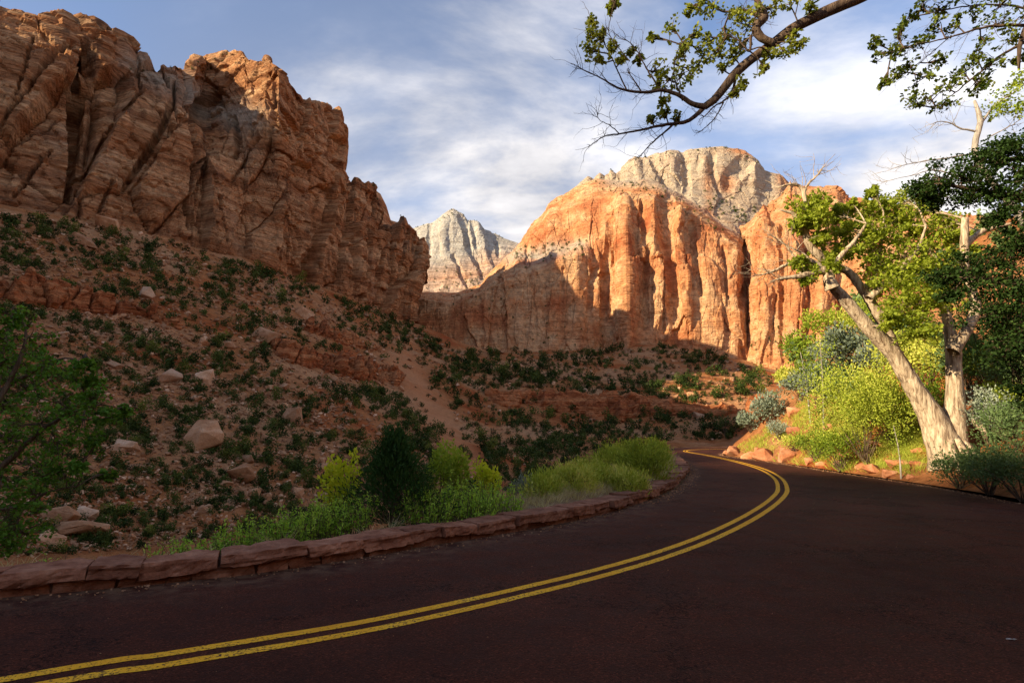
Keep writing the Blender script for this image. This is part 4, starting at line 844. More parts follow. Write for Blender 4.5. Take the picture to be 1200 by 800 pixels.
# scrub clinging to the ledges of the cliffs
mb = MB()
def cliff_scrub(name, pts, lo, hi):
    W = CLIFF[name]; a, b = pix(W); dd = np.linalg.norm(W, axis=1)
    for px_, py_ in pts:
        k = np.nonzero((np.abs(a - px_) < 1.6) & (np.abs(b - py_) < 1.6))[0]
        if len(k) == 0: continue
        h = W[k[np.argmin(dd[k])]]; s = rng.uniform(lo, hi) * h[1] / F / 2 / .8; m_ = SHS[int(rng.integers(8))]
        mb.add(np.vstack(m_.V) * s + h - [0, 0, .15 * s], None, np.vstack(m_.T), np.concatenate(m_.A))
def near(line, n, sp): 
    L = np.array(line, float); t = rng.uniform(0, len(L) - 1, n); i = np.minimum(t.astype(int), len(L) - 2); f = (t - i)[:, None]
    return (L[i] * (1 - f) + L[i + 1] * f) + rng.normal(0, 1, (n, 2)) * sp
cliff_scrub('mountain_middle', near([(830, 240), (850, 236), (868, 250), (880, 258)], 60, (12, 8)), 2, 4.5)
cliff_scrub('mountain_middle', near([(690, 212), (740, 186), (800, 177), (850, 172), (885, 190)], 46, (3, 1.5)), 1.2, 2.8)
cliff_scrub('cliff_middle', near([(600, 300), (650, 290), (690, 295)], 60, (8, 6)), 1.6, 4)
cliff_scrub('cliff_middle', near([(690, 216), (740, 214), (790, 232), (850, 270)], 70, (8, 5)), 1.4, 3.6)
cliff_scrub('cliff_middle', near([(560, 345), (590, 370), (640, 400), (720, 396)], 40, (26, 10)), 1.5, 3.5)
cliff_scrub('cliff_right', near([(880, 280), (900, 245), (930, 225)], 26, (6, 5)), 1.4, 3)
cliff_scrub('cliff_right', near([(880, 405), (940, 400)], 26, (14, 12)), 1.5, 4)
cliff_scrub('mountain_far', near([(484, 268), (520, 253), (533, 246), (560, 260), (600, 282)], 50, (3, 2)), 1, 2)
cliff_scrub('mountain_far', near([(505, 325), (540, 335), (575, 325)], 60, (14, 7)), 1.2, 3)
cliff_scrub('cliff_left', near([(150, 78), (200, 84), (240, 76), (290, 66)], 30, (6, 5)), 1.5, 3.5)
cliff_scrub('cliff_left', near([(400, 205), (440, 220), (490, 280)], 16, (4, 3)), 1.5, 3.5)
link('cliff_scrub', mb.mesh('cliff_scrub', M['juniper']), label='tiny dark bushes clinging to ledges of the cliffs', cat='scrub', kind='stuff')
# ------------------------------------------------------------------ low stone wall along the bend
wall = bpy.data.objects.new('stone_wall', None); COL.objects.link(wall)
tag(wall, 'low red sandstone block wall following the inside of the bend', 'wall')
wp = catmull(np.array(WALL_PATH), 600); seg = np.linalg.norm(np.diff(wp, axis=0), axis=1); cum = np.concatenate([[0], np.cumsum(seg)])
def wpt(s): return np.array([np.interp(s, cum, wp[:, 0]), np.interp(s, cum, wp[:, 1])])
def wstone(s0, s1, off, wid, zl, zh, seed, nm):
    r = np.random.default_rng(seed); L = s1 - s0
    nx, ny, nz = max(8, int(L / .045)), 9, 6
    g = np.stack(np.meshgrid(np.linspace(-1, 1, nx), np.linspace(-1, 1, ny), np.linspace(-1, 1, nz), indexing='ij'), -1).reshape(-1, 3)
    idx = np.arange(nx * ny * nz).reshape(nx, ny, nz); Q = []
    for A, fl in ((idx[0], 1), (idx[-1], 0), (idx[:, 0], 0), (idx[:, -1], 1), (idx[:, :, 0], 1), (idx[:, :, -1], 0)):
        q = np.stack([A[:-1, :-1], A[1:, :-1], A[1:, 1:], A[:-1, 1:]], -1).reshape(-1, 4); Q.append(q[:, ::-1] if fl else q)
    Q = np.vstack(Q); used = np.unique(Q); mp = np.zeros(len(g), int); mp[used] = np.arange(len(used)); g = g[used]; Q = mp[Q]
    h = np.array([L / 2, wid / 2, (zh - zl) / 2]); p = g * h
    rc = .014; q = np.clip(p, -(h - rc), h - rc); dlt = p - q; ln = np.linalg.norm(dlt, axis=1)[:, None]; p = q + np.where(ln > 1e-6, dlt / np.maximum(ln, 1e-6) * np.minimum(ln, rc), 0)
    sk = r.normal(0, .018, 6); p[:, 0] += sk[0] * p[:, 2] / h[2] + sk[1] * p[:, 1] / h[1]; p[:, 2] += sk[2] * .6 * p[:, 0] / h[0]; p[:, 1] += sk[3] * p[:, 0] / h[0]
    s = (s0 + s1) / 2 + p[:, 0]; base = np.stack([np.interp(s, cum, wp[:, 0]), np.interp(s, cum, wp[:, 1])], -1)
    ta = np.stack([np.interp(s + .05, cum, wp[:, 0]), np.interp(s + .05, cum, wp[:, 1])], -1) - np.stack([np.interp(s - .05, cum, wp[:, 0]), np.interp(s - .05, cum, wp[:, 1])], -1)
    ta /= np.linalg.norm(ta, axis=1)[:, None] + 1e-9; nn = np.stack([-ta[:, 1], ta[:, 0]], -1)
    w = base + nn * (off + p[:, 1])[:, None]; W = np.c_[w, (zl + zh) / 2 + p[:, 2]]
    dn = np.c_[nn * np.sign(p[:, 1])[:, None] * (np.abs(p[:, 1]) > wid * .4)[:, None], (np.abs(p[:, 2]) > h[2] * .7) * np.sign(p[:, 2]) * .5]
    W = W + dn * (.075 * fbm(W * 3.4 + seed, 5, .65, 7) + .04 * layers(W[:, 2] + .05 * fbm(W * 2.5, 3), .05, seed % 60) - .02)[:, None]
    o3 = W.mean(0); me = mk_mesh(nm, W - o3, [Q], [M['wall_stone']], {'tint': np.full(len(W), r.random())}, False)
    return link(nm, me, wall, loc=o3)
r = np.random.default_rng(5); s = 0.0; k = 0
while s < cum[-1] - .3:
    near_ = s > 10
    L = float(r.choice([.5, .7, .9, 1.15, 1.4]) * r.uniform(.85, 1.15)); hgt = r.normal(.24, .013)
    wstone(s + .008, min(s + L - .008, cum[-1]), r.normal(.26, .016), .52 + r.normal(0, .025), hgt - .16 + r.normal(0, .008), hgt, 900 + k, 'cap_stone'); s += L; k += 1
s = 0.3
while s < cum[-1] - .3:
    L = float(r.uniform(.35, .8)); wstone(s + .01, min(s + L - .01, cum[-1]), .325 + r.normal(0, .02), .44 + r.normal(0, .015), -.08, .10, 2000 + k, 'base_stone'); s += L; k += 1
mbw = MB(); tgw = np.gradient(wp, axis=0); tgw /= np.linalg.norm(tgw, axis=1)[:, None]; nw = np.stack([-tgw[:, 1], tgw[:, 0]], -1)
pts = [(.17, -.1), (.17, .17), (.40, .17), (.40, -.1)]; VV = np.stack([np.c_[wp + nw * o_, np.full(len(wp), z_)] for o_, z_ in pts], 1).reshape(-1, 3)
i = np.arange(len(wp) - 1)[:, None] * 4; j = np.arange(4)[None]; j2 = (j + 1) % 4
mbw.add(VV, np.stack([i + j, i + j2, i + 4 + j2, i + 4 + j], -1).reshape(-1, 4)); link('wall_core', mbw.mesh('wall_core', M['mortar'], False), wall)
# ------------------------------------------------------------------ trees
def PL(pts, d0):                         # limb given by photo pixels with its distances
    return [np.append(P(p[0], p[1], p[3] if len(p) > 3 else d0), p[2]) for p in pts]
def limb(mb, pts, n=None, sides=10, rough=.12, seed=0, wob=.0):
    q = np.array(pts); n = n or max(6, len(q) * 6); c = catmull(q, n)
    if wob: c[:, :3] += wob * np.stack([fbm(np.stack([np.arange(n) * .35, 0 * np.arange(n), 0 * np.arange(n) + seed + k * 9], -1), 3) for k in range(3)], -1) * np.sin(np.linspace(0, math.pi, n))[:, None] ** .5
    tube(mb, c[:, :3], np.maximum(c[:, 3], .004), sides, rough, True, seed); return c
def twig(mb, p, d, L, r0, rng, depth, tips, kids=(2, 4), up=.15, bend=.35, sides=5):
    n = 6; path = [np.array(p, float)]; d = np.array(d, float); d /= np.linalg.norm(d) + 1e-9
    for k in range(n - 1):
        d = d + rng.normal(0, bend * .5, 3) + [0, 0, up * .25]; d /= np.linalg.norm(d); path.append(path[-1] + d * L / (n - 1))
    path = np.array(path); tube(mb, path, np.linspace(r0, r0 * .4, n), sides if depth else 3, 0, False)
    tips.append((path, depth))
    if depth > 0:
        for _ in range(int(rng.integers(kids[0], kids[1] + 1))):
            t = rng.uniform(.3, 1.0); i = min(int(t * (n - 1)), n - 2); q = path[i] + (path[i + 1] - path[i]) * (t * (n - 1) - i)
            nd = d * .7 + rng.normal(0, .75, 3); twig(mb, q, nd, L * rng.uniform(.45, .7), r0 * .5, rng, depth - 1, tips, kids, up, bend, sides)
def tree_root(name, base, label, cat='tree', group=None):
    o = bpy.data.objects.new(name, None); COL.objects.link(o); o.location = [float(v) for v in base]; tag(o, label, cat, group); return o
def part(name, mb, mat, root, smooth=True):
    return link(name, mb.mesh(name, mat, smooth, origin=root.location), root, kind='stuff' if name in ('twigs', 'stems') else None)
def blob_leaves(mb, mbt, blobs, limbs, rng, leaf, per, sub, spread=.4, d_jit=1.0, tint=None, twr=.018):
    L = np.vstack([l[:, :3] for l in limbs])
    for bx, by, br, bd in blobs:
        c = P(bx, by, bd); rad = br * bd / F
        k = np.argmin(np.linalg.norm(L - c, axis=1) + .25 * np.maximum(0, L[:, 2] - c[2])); a = L[k]; L2 = np.linalg.norm(c - a)
        m = (a + c) / 2 + rng.normal(0, .08 * L2, 3) + [0, 0, .05 * L2]; tw = catmull(np.array([a, m, c]), 8)
        tube(mbt, tw, np.linspace(max(twr * (1 + L2 * .5), .01), .008, 8), 5, .05, False)
        for s in range(sub):
            e = rng.normal(size=3); e /= np.linalg.norm(e); cc = c + e * rad * rng.uniform(.25, 1.05) * np.array([1, d_jit, .9])
            i = int(rng.integers(3, 8)); tube(mbt, np.array([tw[min(i, 7)], (tw[min(i, 7)] + cc) / 2 + rng.normal(0, .06 * rad, 3), cc]), [.009, .006, .003], 3, 0, False)
            sr = rad * spread * rng.uniform(.6, 1.2); q = rng.normal(size=(per, 3)); q /= np.linalg.norm(q, axis=1)[:, None]
            C = cc + q * (sr * rng.uniform(.2, 1.0, per) ** .6)[:, None] * [1, 1, .7]
            leaves(mb, C, leaf, rng, .75, .8, tint=(.5 if tint is None else tint) + rng.normal(0, .13), droop=.3)
rng = np.random.default_rng(77)
# ---- pale sunlit cottonwood beside the road
D = 20.0; bs = P(1112, 556, D); bs[2] = z1(bs[0], bs[1])
root = tree_root('cottonwood_tree', bs, 'sunlit old cottonwood with two pale trunks forking low beside the road')
mt = MB(); lims = []
for k_, pts in enumerate([[(1113, 566, .66), (1110, 545, .54), (1103, 515, .49), (1088, 482, .37), (1066, 446, .285), (1046, 413, .25), (1021, 387, .225), (1001, 364, .21), (986, 346, .195), (976, 336, .16)]]):
    lims.append(limb(mt, PL(pts, D), 70, 26, .2, 3, .035))
for a_ in np.linspace(-.3, 2.6, 7):     # root flare
    p0 = bs + np.array([math.cos(a_ - 1.6) * .45, math.sin(a_ - 1.6) * .4, .75]); p1 = bs + np.array([math.cos(a_ - 1.6) * .9, math.sin(a_ - 1.6) * .8, .18]); p2 = bs + np.array([math.cos(a_ - 1.6) * 1.25, math.sin(a_ - 1.6) * 1.1, -.2])
    tube(mt, catmull(np.array([p0, p1, p2]), 8), np.linspace(.15, .05, 8), 8, .2, True, 4)
part('trunk', mt, M['bark_pale'], root)
mt = MB(); lims.append(limb(mt, PL([(1115, 556, .50), (1117, 520, .43), (1119, 470, .29), (1118, 430, .24), (1117, 408, .23), (1113, 388, .16), (1108, 365, .14), (1100, 335, .10), (1095, 300, .06)], D), 46, 16, .14, 9)); part('trunk', mt, M['bark_pale'], root)
LB = [[(1117, 412, .20), (1126, 398, .18), (1137, 380, .16), (1143, 362, .17), (1140, 346, .15), (1132, 320, .14), (1130, 290, .13), (1131, 256, .11)], [(1131, 288, .11), (1140, 279, .10), (1152, 271, .09), (1172, 265, .07), (1185, 262, .04)],
      [(1050, 420, .22), (1042, 395, .20), (1030, 370, .18), (1018, 350, .16), (1006, 333, .15), (994, 319, .14), (980, 312, .13), (962, 301, .15), (948, 286, .13), (942, 268, .12), (935, 256, .09), (928, 250, .06), (914, 246, .03)],
      [(1010, 340, .13), (1020, 332, .12), (1026, 322, .07), (1030, 300, .05), (1034, 275, .03)], [(976, 338, .24), (972, 328, .20), (970, 318, .17), (958, 318, .13), (940, 323, .09), (918, 326, .05), (902, 330, .02)], [(984, 316, .12), (965, 314, .10), (950, 306, .09), (935, 305, .07), (918, 312, .05), (900, 320, .03), (880, 324, .012)],
      [(948, 286, .09), (944, 262, .07), (943, 240, .07), (942, 226, .07), (937, 218, .06), (925, 216, .04), (912, 220, .02)], [(942, 226, .05), (947, 216, .04), (957, 206, .03), (962, 198, .015)], [(972, 318, .10), (985, 300, .08), (1003, 280, .06), (1015, 262, .03)], [(1018, 350, .14), (1035, 335, .11), (1055, 315, .09), (1075, 292, .06), (1085, 265, .03)],
      [(1104, 350, .11), (1080, 350, .09), (1062, 358, .06), (1050, 372, .03)], [(940, 323, .05), (930, 300, .04), (918, 285, .03), (906, 278, .012)], [(950, 306, .05), (940, 296, .03), (925, 290, .015)]]
for k, pts in enumerate(LB):
    mt = MB(); c = limb(mt, PL(pts, D - .3 + .25 * (k % 4)), None, 10, .12, 20 + k, .05); lims.append(c)
    tips = []
    if k in (4, 5, 6, 7, 11, 12):        # bare dead twigs
        for _ in range(9):
            i = int(rng.integers(len(c) // 2, len(c))); dr = c[i, :3] - c[i - 1, :3]; dr = dr / (np.linalg.norm(dr) + 1e-9) + rng.normal(0, .5, 3) + [0, 0, .25]
            twig(mt, c[i, :3], dr, rng.uniform(.5, 1.1), .014, rng, 1, tips, (2, 3), .1, .4, 4)
    part('limb', mt, M['bark_pale'], root)
BL = [(945, 246, 22, 20), (955, 238, 16, 20.4), (962, 256, 18, 19.7), (938, 262, 12, 20), (985, 272, 20, 20.5), (1008, 258, 22, 20.8), (1030, 245, 20, 21), (1022, 228, 12, 21), (1055, 235, 18, 21.5), (1060, 262, 22, 21), (1035, 275, 26, 20.6), (1002, 290, 24, 20), (970, 300, 20, 20.3), (1030, 308, 26, 20), (1060, 300, 26, 20.2), (1090, 288, 24, 20.5), (1045, 332, 26, 19.6), (1080, 325, 28, 19.6), (1105, 312, 24, 20), (1062, 360, 28, 19.2), (1092, 362, 28, 19.2), (1075, 388, 22, 19), (1045, 372, 16, 19), (948, 322, 13, 19.7), (935, 308, 9, 19.7), (975, 312, 12, 19.7), (1020, 280, 24, 20.2), (985, 250, 14, 20.6), (1045, 255, 22, 21), (1075, 275, 24, 20.8), (1050, 320, 24, 20), (1100, 335, 22, 19.6), (960, 280, 12, 20), (1090, 312, 24, 20.2), (1070, 345, 26, 19.4), (1125, 280, 16, 20.6), (1110, 262, 20, 21), (1085, 245, 16, 21.4), (1000, 240, 9, 20.6), (1135, 300, 18, 20)]
ml = MB(); mt = MB(); blob_leaves(ml, mt, BL, lims, rng, .12, 30, 24, .42, 1.2, None, .02)
part('twigs', mt, M['bark_pale'], root); part('crown', ml, M['cotton'], root)
# fallen limbs at its foot
for pts, lab in (([(1084, 468, .14, 20.6), (1094, 480, .17, 20.6), (1106, 488, .16, 20.6), (1120, 489, .14, 20.7)], 'broken pale log wedged between the two cottonwood trunks'), ([(1124, 482, .13, 20.4), (1137, 488, .13, 20), (1150, 501, .10, 19.6), (1156, 510, .06, 19.4)], 'pale broken branch slanting down beside the cottonwood')):
    mt = MB(); c = limb(mt, PL(pts, 20), 14, 9, .15, 5); o3 = c[0, :3]; link('fallen_log', mt.mesh('fallen_log', M['bark_pale'], True, origin=o3), label=lab, cat='log', loc=o3)
# ---- dense dark tree at the right
DB = np.array([16.6, 12.0, 0]); DB[2] = z1(*DB[:2])
root = tree_root('shade_tree', DB, 'dense dark green leafy tree overhanging the roadside in front of the cottonwood'); mt = MB(); lims = []
lims.append(limb(mt, [np.array([16.6, 12, DB[2] - .3, .34]), np.array([16.3, 12.1, DB[2] + 1.2, .27]), np.array([15.6, 12.4, DB[2] + 3, .22]), np.array([14.8, 12.8, 5.6, .17]), np.array([14, 13, 7.6, .10]), np.array([13.6, 13, 9.4, .05])], 30, 12, .14, 31)); part('trunk', mt, M['bark_dark'], root)
for k, pts in enumerate([[(1300, 330, .13), (1240, 330, .11), (1180, 330, .08), (1130, 325, .04)], [(1290, 240, .11), (1220, 235, .09), (1160, 225, .06), (1100, 215, .03)], [(1290, 260, .10), (1230, 300, .08), (1190, 360, .06), (1160, 400, .03)], [(1280, 190, .09), (1220, 185, .07), (1150, 190, .04)]]):
    mt = MB(); q0 = lims[0][[13, 17, 14, 20][k]] * np.array([1, 1, 1, .55]); lims.append(limb(mt, [q0] + PL(pts, 12.6 + .2 * k), 22, 7, .1, 40 + k, .06)); part('limb', mt, M['bark_dark'], root)
BD = [(1078, 222, 20, 13), (1100, 210, 24, 13), (1125, 205, 28, 12.8), (1150, 190, 26, 12.8), (1178, 185, 28, 12.6), (1200, 195, 30, 12.4), (1140, 228, 26, 12.8), (1170, 222, 28, 12.6), (1196, 232, 28, 12.4), (1098, 232, 18, 13), (1180, 172, 20, 12.6), (1230, 200, 40, 12.4), (1240, 260, 45, 12.4), (1195, 275, 24, 12.5),
      (1190, 300, 32, 12.4), (1160, 300, 22, 12.7), (1150, 322, 28, 12.6), (1125, 318, 24, 12.9), (1105, 326, 20, 13), (1178, 335, 34, 12.3), (1205, 345, 40, 12.2), (1165, 368, 32, 12.4), (1195, 385, 34, 12.2), (1180, 412, 28, 12.3), (1210, 425, 36, 12.2), (1240, 340, 50, 12.2), (1245, 410, 45, 12.2), (1172, 255, 16, 12.6), (1112, 345, 14, 13), (1290, 220, 50, 12.4), (1290, 300, 50, 12.6), (1300, 380, 50, 12.6), (1340, 180, 50, 12.8), (1350, 260, 55, 12.8), (1360, 340, 55, 12.8), (1300, 140, 45, 12.6), (1400, 300, 50, 12.8), (1240, 140, 40, 12.6), (1205, 460, 26, 12.6), (1240, 470, 34, 12.6)]
ml = MB(); mt = MB(); blob_leaves(ml, mt, BD, lims, rng, .07, 34, 28, .42, 1.5, .45, .012); part('twigs', mt, M['bark_dark'], root); part('crown', ml, M['darkleaf'], root)
# ---- bare grey snag rising above it
SB = P(1262, 560, 17.0); SB[2] = z1(SB[0], SB[1]); root = tree_root('dead_tree', SB, 'bare grey dead tree poking above the dense dark tree'); mt = MB()
c = limb(mt, [np.append(SB - [0, 0, .3], .16)] + PL([(1258, 400, .13), (1205, 270, .11), (1146, 190, .09), (1147, 150, .085), (1149, 140, .08), (1142, 118, .04)], 17), 34, 9, .1, 51); part('trunk', mt, M['bark_grey'], root); mt = MB(); tips = []
for pts in ([(1148, 146, .04), (1165, 125, .03), (1185, 110, .02), (1200, 100, .012)], [(1147, 155, .035), (1125, 150, .025), (1105, 142, .015), (1090, 146, .008)], [(1140, 180, .03), (1105, 186, .022), (1075, 190, .014), (1050, 196, .007)], [(1150, 215, .03), (1100, 200, .02), (1070, 205, .012), (1040, 212, .006)], [(1160, 160, .02), (1180, 150, .015), (1196, 140, .01)]):
    c2 = limb(mt, PL(pts, 17), 14, 5, .05, 60, .05)
    for _ in range(9):
        i = int(rng.integers(4, 14)); dr = c2[i, :3] - c2[i - 1, :3]; twig(mt, c2[i, :3], dr / np.linalg.norm(dr) + rng.normal(0, .6, 3), rng.uniform(.35, .8), .009, rng, 1, tips, (1, 3), .1, .4, 3)
part('branches', mt, M['bark_grey'], root); ml = MB()
blob_leaves(ml, MB(), [(1180, 112, 22, 17), (1165, 130, 14, 17), (1196, 95, 18, 17), (1195, 128, 16, 17)], [c], rng, .09, 14, 14, .5, 1.0, .55); part('crown', ml, M['greenbush'], root)
# ---- big tree out of the picture whose limbs hang into it
OB = np.array([11.6, 5.6, 0]); OB[2] = z1(*OB[:2]); root = tree_root('roadside_tree', OB, 'dark barked tree limb with small leaves reaching over the road against the sky'); lims = []; mt = MB()
trunk = [np.append(OB - [0, 0, .3], .45), np.append(OB + [-.2, .1, 1.8], .36), np.append(OB + [-.7, .3, 4.0], .30), np.append(OB + [-1.4, .7, 6.2], .24), np.append(OB + [-1.7, 1.1, 8.6], .16), np.append(OB + [-1.6, 1.5, 10.5], .08)]
tk = limb(mt, trunk, 34, 14, .16, 61); part('trunk', mt, M['bark_dark'], root)
D0 = 7.4
def st(i): return [tk[i].copy() * np.array([1, 1, 1, .6])]
mt = MB(); m0 = limb(mt, st(20) + PL([(1180, -60, .11), (1060, -25, .092), (1000, 0, .082), (960, 18, .073), (930, 33, .068), (905, 52, .065), (880, 70, .06), (862, 86, .062), (848, 104, .056), (836, 118, .050), (826, 125, .046)], D0), 60, 12, .14, 62); part('limb', mt, M['bark_dark'], root)
SUBL = [[(826, 125, .038), (812, 122, .034), (796, 112, .028), (778, 106, .024), (760, 108, .020), (740, 107, .017), (722, 102, .013), (705, 92, .009), (688, 84, .006), (676, 78, .004)], [(826, 125, .036), (818, 133, .03), (806, 142, .026), (790, 145, .022), (770, 148, .018), (748, 153, .014), (726, 157, .010), (708, 160, .007), (690, 172, .004)], [(790, 145, .016), (780, 154, .013), (768, 164, .010), (758, 174, .007), (748, 186, .004)],
        [(775, 106, .014), (765, 92, .011), (755, 76, .009), (748, 62, .007), (738, 50, .005), (726, 44, .003)], [(734, 105, .011), (726, 88, .009), (716, 66, .008), (706, 48, .006), (697, 34, .005), (690, 16, .003)], [(738, 72, .007), (728, 60, .006), (714, 40, .005), (716, 20, .004), (720, 2, .003)], [(868, 78, .03), (862, 92, .02), (858, 108, .016), (846, 120, .012), (838, 124, .009), (826, 136, .007), (822, 138, .004)], [(848, 120, .009), (838, 138, .007), (826, 150, .004), (818, 156, .002)],
        [(905, 50, .05), (892, 44, .055), (886, 32, .06), (896, 20, .05), (890, 6, .04), (880, -14, .03)], [(892, 20, .03), (870, 12, .02), (850, 14, .015), (836, 8, .01)], [(880, 42, .02), (878, 60, .014), (866, 48, .01), (850, 40, .008)], [(800, 118, .012), (790, 90, .009), (792, 66, .007), (800, 50, .004)], [(726, 157, .008), (716, 148, .006), (702, 140, .004), (700, 132, .003)], [(752, 108, .010), (744, 96, .008), (736, 84, .005)]]
tips = []
for k, pts in enumerate(SUBL):
    mt = MB(); c = limb(mt, PL(pts, D0 + .12 * ((k * 7) % 5 - 2)), None, 7, .1, 70 + k, .012); lims.append(c)
    for _ in range(int(len(c) * .5)):
        i = int(rng.integers(max(2, len(c) // 4), len(c))); dr = c[i, :3] - c[i - 1, :3]; dr /= np.linalg.norm(dr) + 1e-9
        twig(mt, c[i, :3], dr + rng.normal(0, .75, 3) + [0, 0, .1], rng.uniform(.10, .34), .0042, rng, 1, tips, (1, 3), .1, .45, 3)
    part('branch', mt, M['bark_dark'], root)
ml = MB(); mt = MB()
BO = [(694, 24, 9, 7.4), (692, 42, 9, 7.4), (706, 45, 11, 7.4), (716, 10, 7, 7.4), (720, 2, 7, 7.4), (690, 60, 10, 7.4), (700, 68, 9, 7.4), (716, 56, 8, 7.4), (727, 72, 7, 7.4), (783, 35, 12, 7.5), (765, 42, 5, 7.5), (805, 55, 11, 7.5), (815, 40, 9, 7.5), (820, 62, 12, 7.5), (800, 66, 10, 7.4), (770, 82, 12, 7.4), (785, 92, 13, 7.3), (772, 98, 10, 7.3), (800, 88, 14, 7.4), (815, 80, 12, 7.5), (830, 50, 11, 7.5), (838, 66, 12, 7.4), (848, 50, 12, 7.4), (850, 30, 16, 7.4), (868, 34, 15, 7.4), (862, 14, 14, 7.4), (838, 8, 12, 7.4), (820, 6, 10, 7.4), (808, 10, 7, 7.4), (886, 18, 14, 7.4), (905, 10, 12, 7.3), (870, 50, 14, 7.4), (846, 78, 9, 7.4), (858, 66, 9, 7.4), (765, 138, 10, 7.4), (780, 132, 7, 7.4), (792, 138, 6, 7.4), (778, 120, 6, 7.4), (868, 98, 8, 7.3), (860, 108, 7, 7.3), (900, 62, 8, 7.2), (920, 60, 9, 7.2), (938, 52, 8, 7.2), (930, 40, 6, 7.2), (895, 80, 7, 7.2), (950, 8, 8, 7.3), (925, 5, 9, 7.3), (740, 60, 5, 7.4), (748, 70, 5, 7.4)]
blob_leaves(ml, mt, BO, lims + [m0], rng, .052, 11, 9, .5, 2.0, .72, .004)
# second limb, upper right corner
R0 = 7.6
mt2 = MB(); m1 = limb(mt2, st(24) + PL([(1290, -40, .07), (1215, 20, .05), (1196, 50, .032), (1194, 80, .016)], R0), 26, 8, .12, 90); part('limb', mt2, M['bark_dark'], root); lims2 = [m1]
for k, pts in enumerate([[(1205, 30, .024), (1180, 30, .02), (1150, 33, .015), (1112, 44, .010), (1078, 52, .007), (1046, 60, .004)], [(1200, 50, .022), (1172, 66, .017), (1142, 90, .012), (1118, 110, .008), (1092, 126, .004)], [(1215, 15, .018), (1180, 6, .013), (1130, 8, .009), (1090, 16, .005)], [(1112, 44, .006), (1080, 72, .005), (1056, 84, .003)]]):
    mt2 = MB(); c = limb(mt2, PL(pts, R0 + .1 * k), None, 6, .1, 95 + k, .03); lims2.append(c)
    for _ in range(len(c) // 2):
        i = int(rng.integers(3, len(c))); dr = c[i, :3] - c[i - 1, :3]; dr /= np.linalg.norm(dr) + 1e-9
        twig(mt2, c[i, :3], dr + rng.normal(0, .7, 3) - [0, 0, .1], rng.uniform(.15, .45), .004, rng, 1, tips, (1, 3), 0, .4, 3)
    part('branch', mt2, M['bark_dark'], root)
BO2 = [(1028, 48, 9, 7.6), (1038, 62, 12, 7.6), (1052, 40, 10, 7.6), (1058, 58, 12, 7.7), (1064, 22, 9, 7.8), (1080, 8, 12, 7.8), (1078, 48, 13, 7.7), (1094, 30, 10, 7.7), (1100, 10, 13, 7.8), (1068, 78, 12, 7.7), (1050, 88, 9, 7.7), (1038, 96, 6, 7.7), (1082, 92, 12, 7.7), (1098, 72, 10, 7.7), (1066, 118, 10, 7.7), (1090, 112, 13, 7.7), (1105, 126, 11, 7.7), (1112, 100, 14, 7.7), (1128, 84, 13, 7.7), (1120, 30, 12, 7.7), (1140, 14, 14, 7.8), (1150, 50, 13, 7.7), (1140, 70, 9, 7.7), (1165, 30, 14, 7.7), (1172, 8, 15, 7.8), (1185, 45, 13, 7.7), (1160, 78, 12, 7.7), (1146, 96, 9, 7.7), (1195, 20, 15, 7.7), (1152, 103, 8, 7.7), (1190, 70, 8, 7.7)]
blob_leaves(ml, mt, BO2, lims2, rng, .055, 10, 9, .5, 2.0, .36, .004)
part('twigs', mt, M['bark_dark'], root)
q = tk[-16:, :3]; blobw = []
for c_ in q[::2]:
    for _ in range(9):
        e = rng.normal(size=3); e /= np.linalg.norm(e); cc = c_ + e * rng.uniform(.8, 2.6); 
        if cc[0] < 9.4: continue
        w_ = rng.normal(size=(60, 3)) * .32; leaves(ml, cc + w_, .07, rng, .3, .8, tint=.4)
part('crown', ml, M['branchleaf'], root)
# ---- leafy tree at the lower left, beyond the wall
LBp = np.array([-8.9, 10.0, 0]); LBp[2] = z1(*LBp[:2]); root = tree_root('leafy_tree', LBp, 'shaded green leafy young tree growing from the ravine behind the wall'); mt = MB()
lims = [limb(mt, [np.append(LBp - [0, 0, .2], .10), np.append(LBp + [.2, 0, 1.4], .08), np.append(LBp + [.35, 0, 2.8], .06), np.append(LBp + [.2, .1, 4.2], .035), np.append(LBp + [.3, .1, 5.3], .015)], 26, 9, .1, 11)]; part('trunk', mt, M['stem'], root)
for k, pts in enumerate([[(-10, 560, .05), (30, 520, .04), (70, 490, .025), (110, 475, .014), (140, 478, .006)], [(-10, 600, .04), (30, 590, .03), (60, 575, .02), (90, 570, .008)], [(-20, 500, .05), (10, 450, .04), (30, 400, .025), (25, 365, .01)], [(-20, 470, .04), (30, 440, .03), (70, 420, .018), (105, 425, .008)], [(-20, 640, .03), (20, 625, .02), (45, 615, .01)]]):
    mt = MB(); lims.append(limb(mt, PL(pts, 9.6 + .15 * k), 18, 6, .1, 12 + k, .06)); part('limb', mt, M['stem'], root)
BLL = [(15, 372, 16), (0, 395, 26), (35, 400, 24), (10, 425, 28), (55, 425, 26), (85, 440, 20), (100, 425, 10), (30, 455, 30), (5, 475, 34), (70, 470, 28), (105, 465, 18), (108, 445, 12), (125, 490, 16), (145, 480, 9), (95, 495, 24), (45, 495, 32), (10, 515, 34), (70, 520, 26), (110, 520, 14), (35, 545, 30), (5, 560, 34), (70, 552, 18), (95, 545, 12), (125, 555, 8), (40, 580, 22), (10, 605, 26), (30, 625, 22), (5, 640, 20), (-30, 420, 40), (-30, 500, 44), (-30, 580, 44), (-40, 360, 30)]
ml = MB(); mt = MB(); blob_leaves(ml, mt, [(a, b, c_, 9.7 + .5 * math.sin(a + b)) for a, b, c_ in BLL], lims, rng, .065, 18, 15, .45, 1.6, .6, .006); part('twigs', mt, M['stem'], root); part('crown', ml, M['leftleaf'], root)
